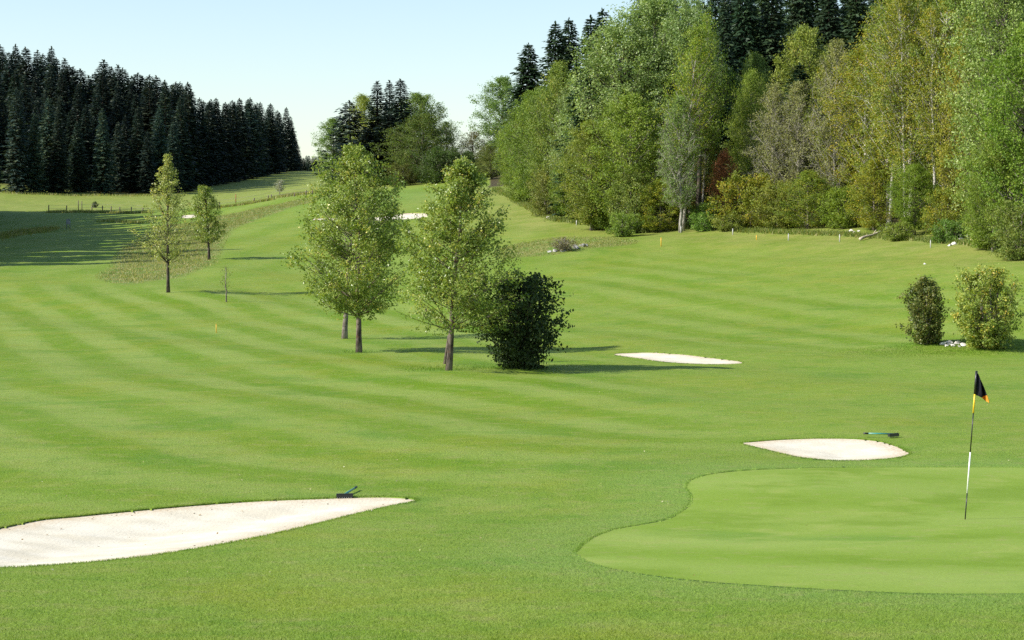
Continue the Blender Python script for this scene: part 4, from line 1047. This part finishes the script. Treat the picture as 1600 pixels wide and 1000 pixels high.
# ---- loose stuff: grass blades near the camera and along edges, tufts in the rough, fallen leaves
def blades(name, X, Y, hgt, wid, seed, label, mat=None, lean=.5, extra=None, zoff=0.0):
    rs = np.random.RandomState(seed); n = len(X); Z = H(X, Y) + zoff
    az = rs.uniform(0, 2 * PI, n); h = hgt * rs.uniform(.55, 1.2, n); w = wid * rs.uniform(.7, 1.3, n)
    lx = rs.normal(0, lean, n) * h; ly = rs.normal(0, lean, n) * h
    b0 = np.stack([X - np.cos(az) * w / 2, Y - np.sin(az) * w / 2, Z - .004], 1); b1 = np.stack([X + np.cos(az) * w / 2, Y + np.sin(az) * w / 2, Z - .004], 1)
    tp = np.stack([X + lx, Y + ly, Z + h], 1)
    V = np.stack([b0, b1, tp], 1).reshape(-1, 3)
    A = {k: np.repeat(v, 3) for k, v in lawn_fields(X, Y).items()}; A['tone'] = np.repeat(rs.rand(n), 3)
    o = link(name, new_mesh(name, V, [np.arange(3 * n).reshape(n, 3)], mat or M_BLADE, A)); tag(o, label, 'grass', kind='stuff'); return o
rs = np.random.RandomState(3)
def scatter(n, d0, d1, power=1.0):
    d = np.exp(rs.uniform(math.log(d0), math.log(d1), n) if power == 1 else math.log(d0) + (math.log(d1) - math.log(d0)) * rs.rand(n) ** power)
    u = rs.uniform(-.30, .30, n); return u * d, d
X, Y = scatter(330000, 13.0, 40.0, 1.2)
ok = np.ones(len(X), bool)
for nm, P in POLYS:
    if nm in ('large', 'putting', 'green'): ok &= ~inside(P, X, Y)
X, Y = X[ok], Y[ok]
blades('grass_blades', X, Y, .022, .005, 4, 'short mown grass blades in the near fairway', lean=.8)
# ragged lip of the bunkers and the green's collar
Xs, Ys = [], []
for nm, P in POLYS:
    if nm not in ('large', 'green', 'middle', 'putting'): continue
    n = {'large': 15000, 'green': 8000, 'middle': 4000, 'putting': 10}[nm]
    k = rs.randint(0, len(P), n); t = rs.rand(n)[:, None]; Q = P[k] * (1 - t) + P[(k + 1) % len(P)] * t
    off = rs.normal(0, .04, (n, 2)); Q = Q + off; m = ~inside(P, Q[:, 0], Q[:, 1]); Xs.append(Q[m, 0]); Ys.append(Q[m, 1])
blades('grass_fringe', np.concatenate(Xs), np.concatenate(Ys), .024, .008, 6, 'ragged grass fringe round the bunkers', lean=.5)
seg_ = np.array([at(*q)[:2] for q in [(900, 862), (912, 849.5), (930, 838), (960, 826.5), (1000, 819.5), (1040, 811.5), (1065, 799.5), (1079, 785), (1080, 772), (1072, 761), (1077, 751), (1100, 742.5), (1140, 736.5), (1200, 732.5)]])
n = 3600; k = np.minimum((rs.rand(n) ** 1.35 * (len(seg_) - 1)).astype(int), len(seg_) - 2); t = rs.rand(n)[:, None]; Q = seg_[k] * (1 - t) + seg_[k + 1] * t + rs.normal(0, .012, (n, 2)) + np.array([-.012, .008])
blades('collar_grass', Q[:, 0], Q[:, 1], .018, .006, 16, 'slightly longer grass along the left edge of the putting green', lean=.4)
# tussocks of the rough mound
def rough_scatter(P, n):
    lo, hi = P.min(0), P.max(0); X = rs.uniform(lo[0], hi[0], n); Y = rs.uniform(lo[1], hi[1], n); m = inside(P, X, Y); return X[m], Y[m]
L_ROUGH = leaf_mat('rough_grass', [(0, (.10, .155, .03)), (.4, (.16, .19, .045)), (.75, (.24, .23, .085)), (1, (.36, .32, .17))], .4, gain=1.35)
X, Y = rough_scatter(ROUGH[0], 90000); k = rs.rand(len(X)) < .25 + .75 * sstep(0, 2.0, dist_poly(ROUGH[0], X, Y)); X, Y = X[k], Y[k]; blades('tall_rough_grass', X, Y, .17, .045, 7, 'tall dry rough grass on the mound around the left trees', L_ROUGH, .55)
X, Y = rough_scatter(ROUGH[1], 14000); blades('mound_rough_grass', X, Y, .09, .05, 8, 'short brown rough grass on the mound by the grey rocks', L_ROUGH, .7)
# weeds along the foot of the right wood
n = 22000; k = rs.randint(0, len(EDGE) - 2, n); t = rs.rand(n)[:, None]; Q = EDGE[k] * (1 - t) + EDGE[k + 1] * t + np.abs(rs.normal(0, 1.1, (n, 2))) * np.array([.3, 1.0]) + rs.normal(0, .25, (n, 2))
L_WEED = leaf_mat('weed_leaf', [(0, (.07, .12, .02)), (.6, (.15, .20, .04)), (.9, (.22, .22, .07)), (1, (.34, .29, .13))], .4, gain=1.2)
blades('edge_weeds', Q[:, 0], Q[:, 1], .30, .07, 9, 'weeds and tall grass along the foot of the right wood', L_WEED, .5)
# tall dry grass bank in the left shade and under the fences
Xs, Ys = [], []
for (a, b, n, w) in (((-40, 374), (78, 357), 3500, .9), ((76, 332), (232, 333), 2200, .35), ((300, 330), (424, 313), 1500, .5), ((440, 308), (490, 302), 2600, .9), ((160, 346), (222, 349), 500, .8), ((0, 301), (280, 306), 2500, 1.2)):
    pa, pb = np.array(at(*a)[:2]), np.array(at(*b)[:2]); t = rs.rand(n)[:, None]; Q = pa * (1 - t) + pb * t + rs.normal(0, w, (n, 2)); Xs.append(Q[:, 0]); Ys.append(Q[:, 1])
blades('dry_grass_bank', np.concatenate(Xs), np.concatenate(Ys), .42, .10, 10, 'tall dry grass along the fences and the shaded left bank', L_ROUGH, .5)
Xs, Ys = [], []
for q, n, rx, ry in (((700, 577), 2600, .7, .9), ((812, 574), 3200, .9, .9), ((755, 574), 1800, .9, .7), ((561, 550), 900, .35, .5)):
    p = at(*q); Xs.append(p.x + rs.normal(0, rx, n)); Ys.append(p.y + rs.normal(0, ry, n))
p = at(1500, 548)
Xs.append(p.x + .6 + rs.normal(0, 2.2, 16000)); Ys.append(p.y + .2 + rs.normal(0, .9, 16000))
blades('bank_grass', np.concatenate(Xs), np.concatenate(Ys), .05, .014, 14, 'longer lush grass round the tree feet and on the bank of the right bushes', lean=.5)
# fallen leaves and clover heads
def flecks(name, X, Y, size, mat, label, seed, zoff):
    r2 = np.random.RandomState(seed); n = len(X); mb = MB(); C = np.stack([X, Y, H(X, Y) + zoff], 1)
    N = r2.normal(0, .45, (n, 3)) + np.array([0, 0, 1]); N /= np.linalg.norm(N, axis=1)[:, None]
    leaves(mb, C, N, size, .65, r2.rand(n), r2); o = link(name, mb.mesh(name, mat)); tag(o, label, 'fallen leaves', kind='stuff')
L_FALL = leaf_mat('fallen_leaf', [(0, (.13, .07, .03)), (.6, (.22, .13, .05)), (1, (.30, .20, .07))], .1)
L_PALE = leaf_mat('pale_fallen_leaf', [(0, (.32, .27, .09)), (.5, (.40, .38, .20)), (1, (.50, .48, .36))], .2)
lo, hi = GREENP.min(0), GREENP.max(0); X = rs.uniform(lo[0], hi[0] * .8, 230); Y = lo[1] + (hi[1] - lo[1]) * rs.rand(230) ** 1.5; m = inside(GREENP, X, Y)
flecks('fallen_leaves', X[m], Y[m], .032, L_FALL, 'small brown fallen leaves scattered on the putting green', 11, -.010)
X, Y = scatter(420, 19, 110); ok = np.ones(len(X), bool)
for nm, P in POLYS: ok &= ~inside(P, X, Y)
flecks('pale_fallen_leaves', X[ok], Y[ok], .034, L_PALE, 'tiny pale leaves dotted over the fairway', 12, .02)
X, Y = rough_scatter(POLYS[0][1], 900); dd = dist_poly(POLYS[0][1], X, Y); m = (rs.rand(len(X)) < np.exp(-dd / .35)) | (rs.rand(len(X)) < .05)
r2 = np.random.RandomState(2)
mb = MB(); X, Y, dd = X[m], Y[m], dd[m]; C = np.stack([X, Y, H(X, Y) - .022 - .16 * sstep(0, 2.2, dd)], 1)
N_ = r2.normal(0, .4, (len(X), 3)) + np.array([0, 0, 1]); N_ /= np.linalg.norm(N_, axis=1)[:, None]; leaves(mb, C, N_, .04, .6, r2.rand(len(X)), r2)
tag(link('sand_litter', mb.mesh('sand_litter', L_FALL)), 'bits of leaf and grass litter on the large bunker sand', 'litter', kind='stuff')

# --------------------------------------------------------------------------- light, sky, camera
SUN_EL, SUN_AZ = math.radians(37), math.radians(-105)      # azimuth clockwise from +Y
sd = Vector((math.sin(SUN_AZ) * math.cos(SUN_EL), math.cos(SUN_AZ) * math.cos(SUN_EL), math.sin(SUN_EL)))
ld = bpy.data.lights.new('sun', 'SUN'); ld.energy = 4.9; ld.angle = math.radians(.53); ld.color = (1, .945, .86)
lo_ = bpy.data.objects.new('sun', ld); COL.objects.link(lo_); lo_.location = sd * 200; lo_.rotation_euler = (-sd).to_track_quat('-Z', 'Y').to_euler()
w = bpy.data.worlds.new('World'); SC.world = w; w.use_nodes = True; nt = w.node_tree; nt.nodes.clear()
sk = nt.nodes.new('ShaderNodeTexSky'); sk.sky_type = 'NISHITA'; sk.sun_disc = False; sk.sun_elevation = SUN_EL; sk.sun_rotation = SUN_AZ % (2 * PI)
sk.air_density = 1.2; sk.dust_density = 1.0; sk.ozone_density = 1.0; sk.altitude = 600
bg = nt.nodes.new('ShaderNodeBackground'); bg.inputs[1].default_value = .118; ow = nt.nodes.new('ShaderNodeOutputWorld')
nt.links.new(sk.outputs[0], bg.inputs[0]); nt.links.new(bg.outputs[0], ow.inputs[0])
cam = bpy.data.cameras.new('camera'); co = bpy.data.objects.new('camera', cam); COL.objects.link(co)
cam.sensor_fit = 'HORIZONTAL'; cam.sensor_width = 36; cam.lens = 36 * F / 1600; cam.clip_start = .1; cam.clip_end = 6000
co.location = (0, 0, ZC); co.rotation_euler = (PI / 2 - PITCH, 0, 0); SC.camera = co
SC.view_settings.view_transform = 'Standard'; SC.view_settings.look = 'None'; SC.view_settings.exposure = .70; SC.view_settings.gamma = 1
SC.cycles.max_bounces = 8; SC.cycles.transparent_max_bounces = 8; SC.cycles.use_denoising = False
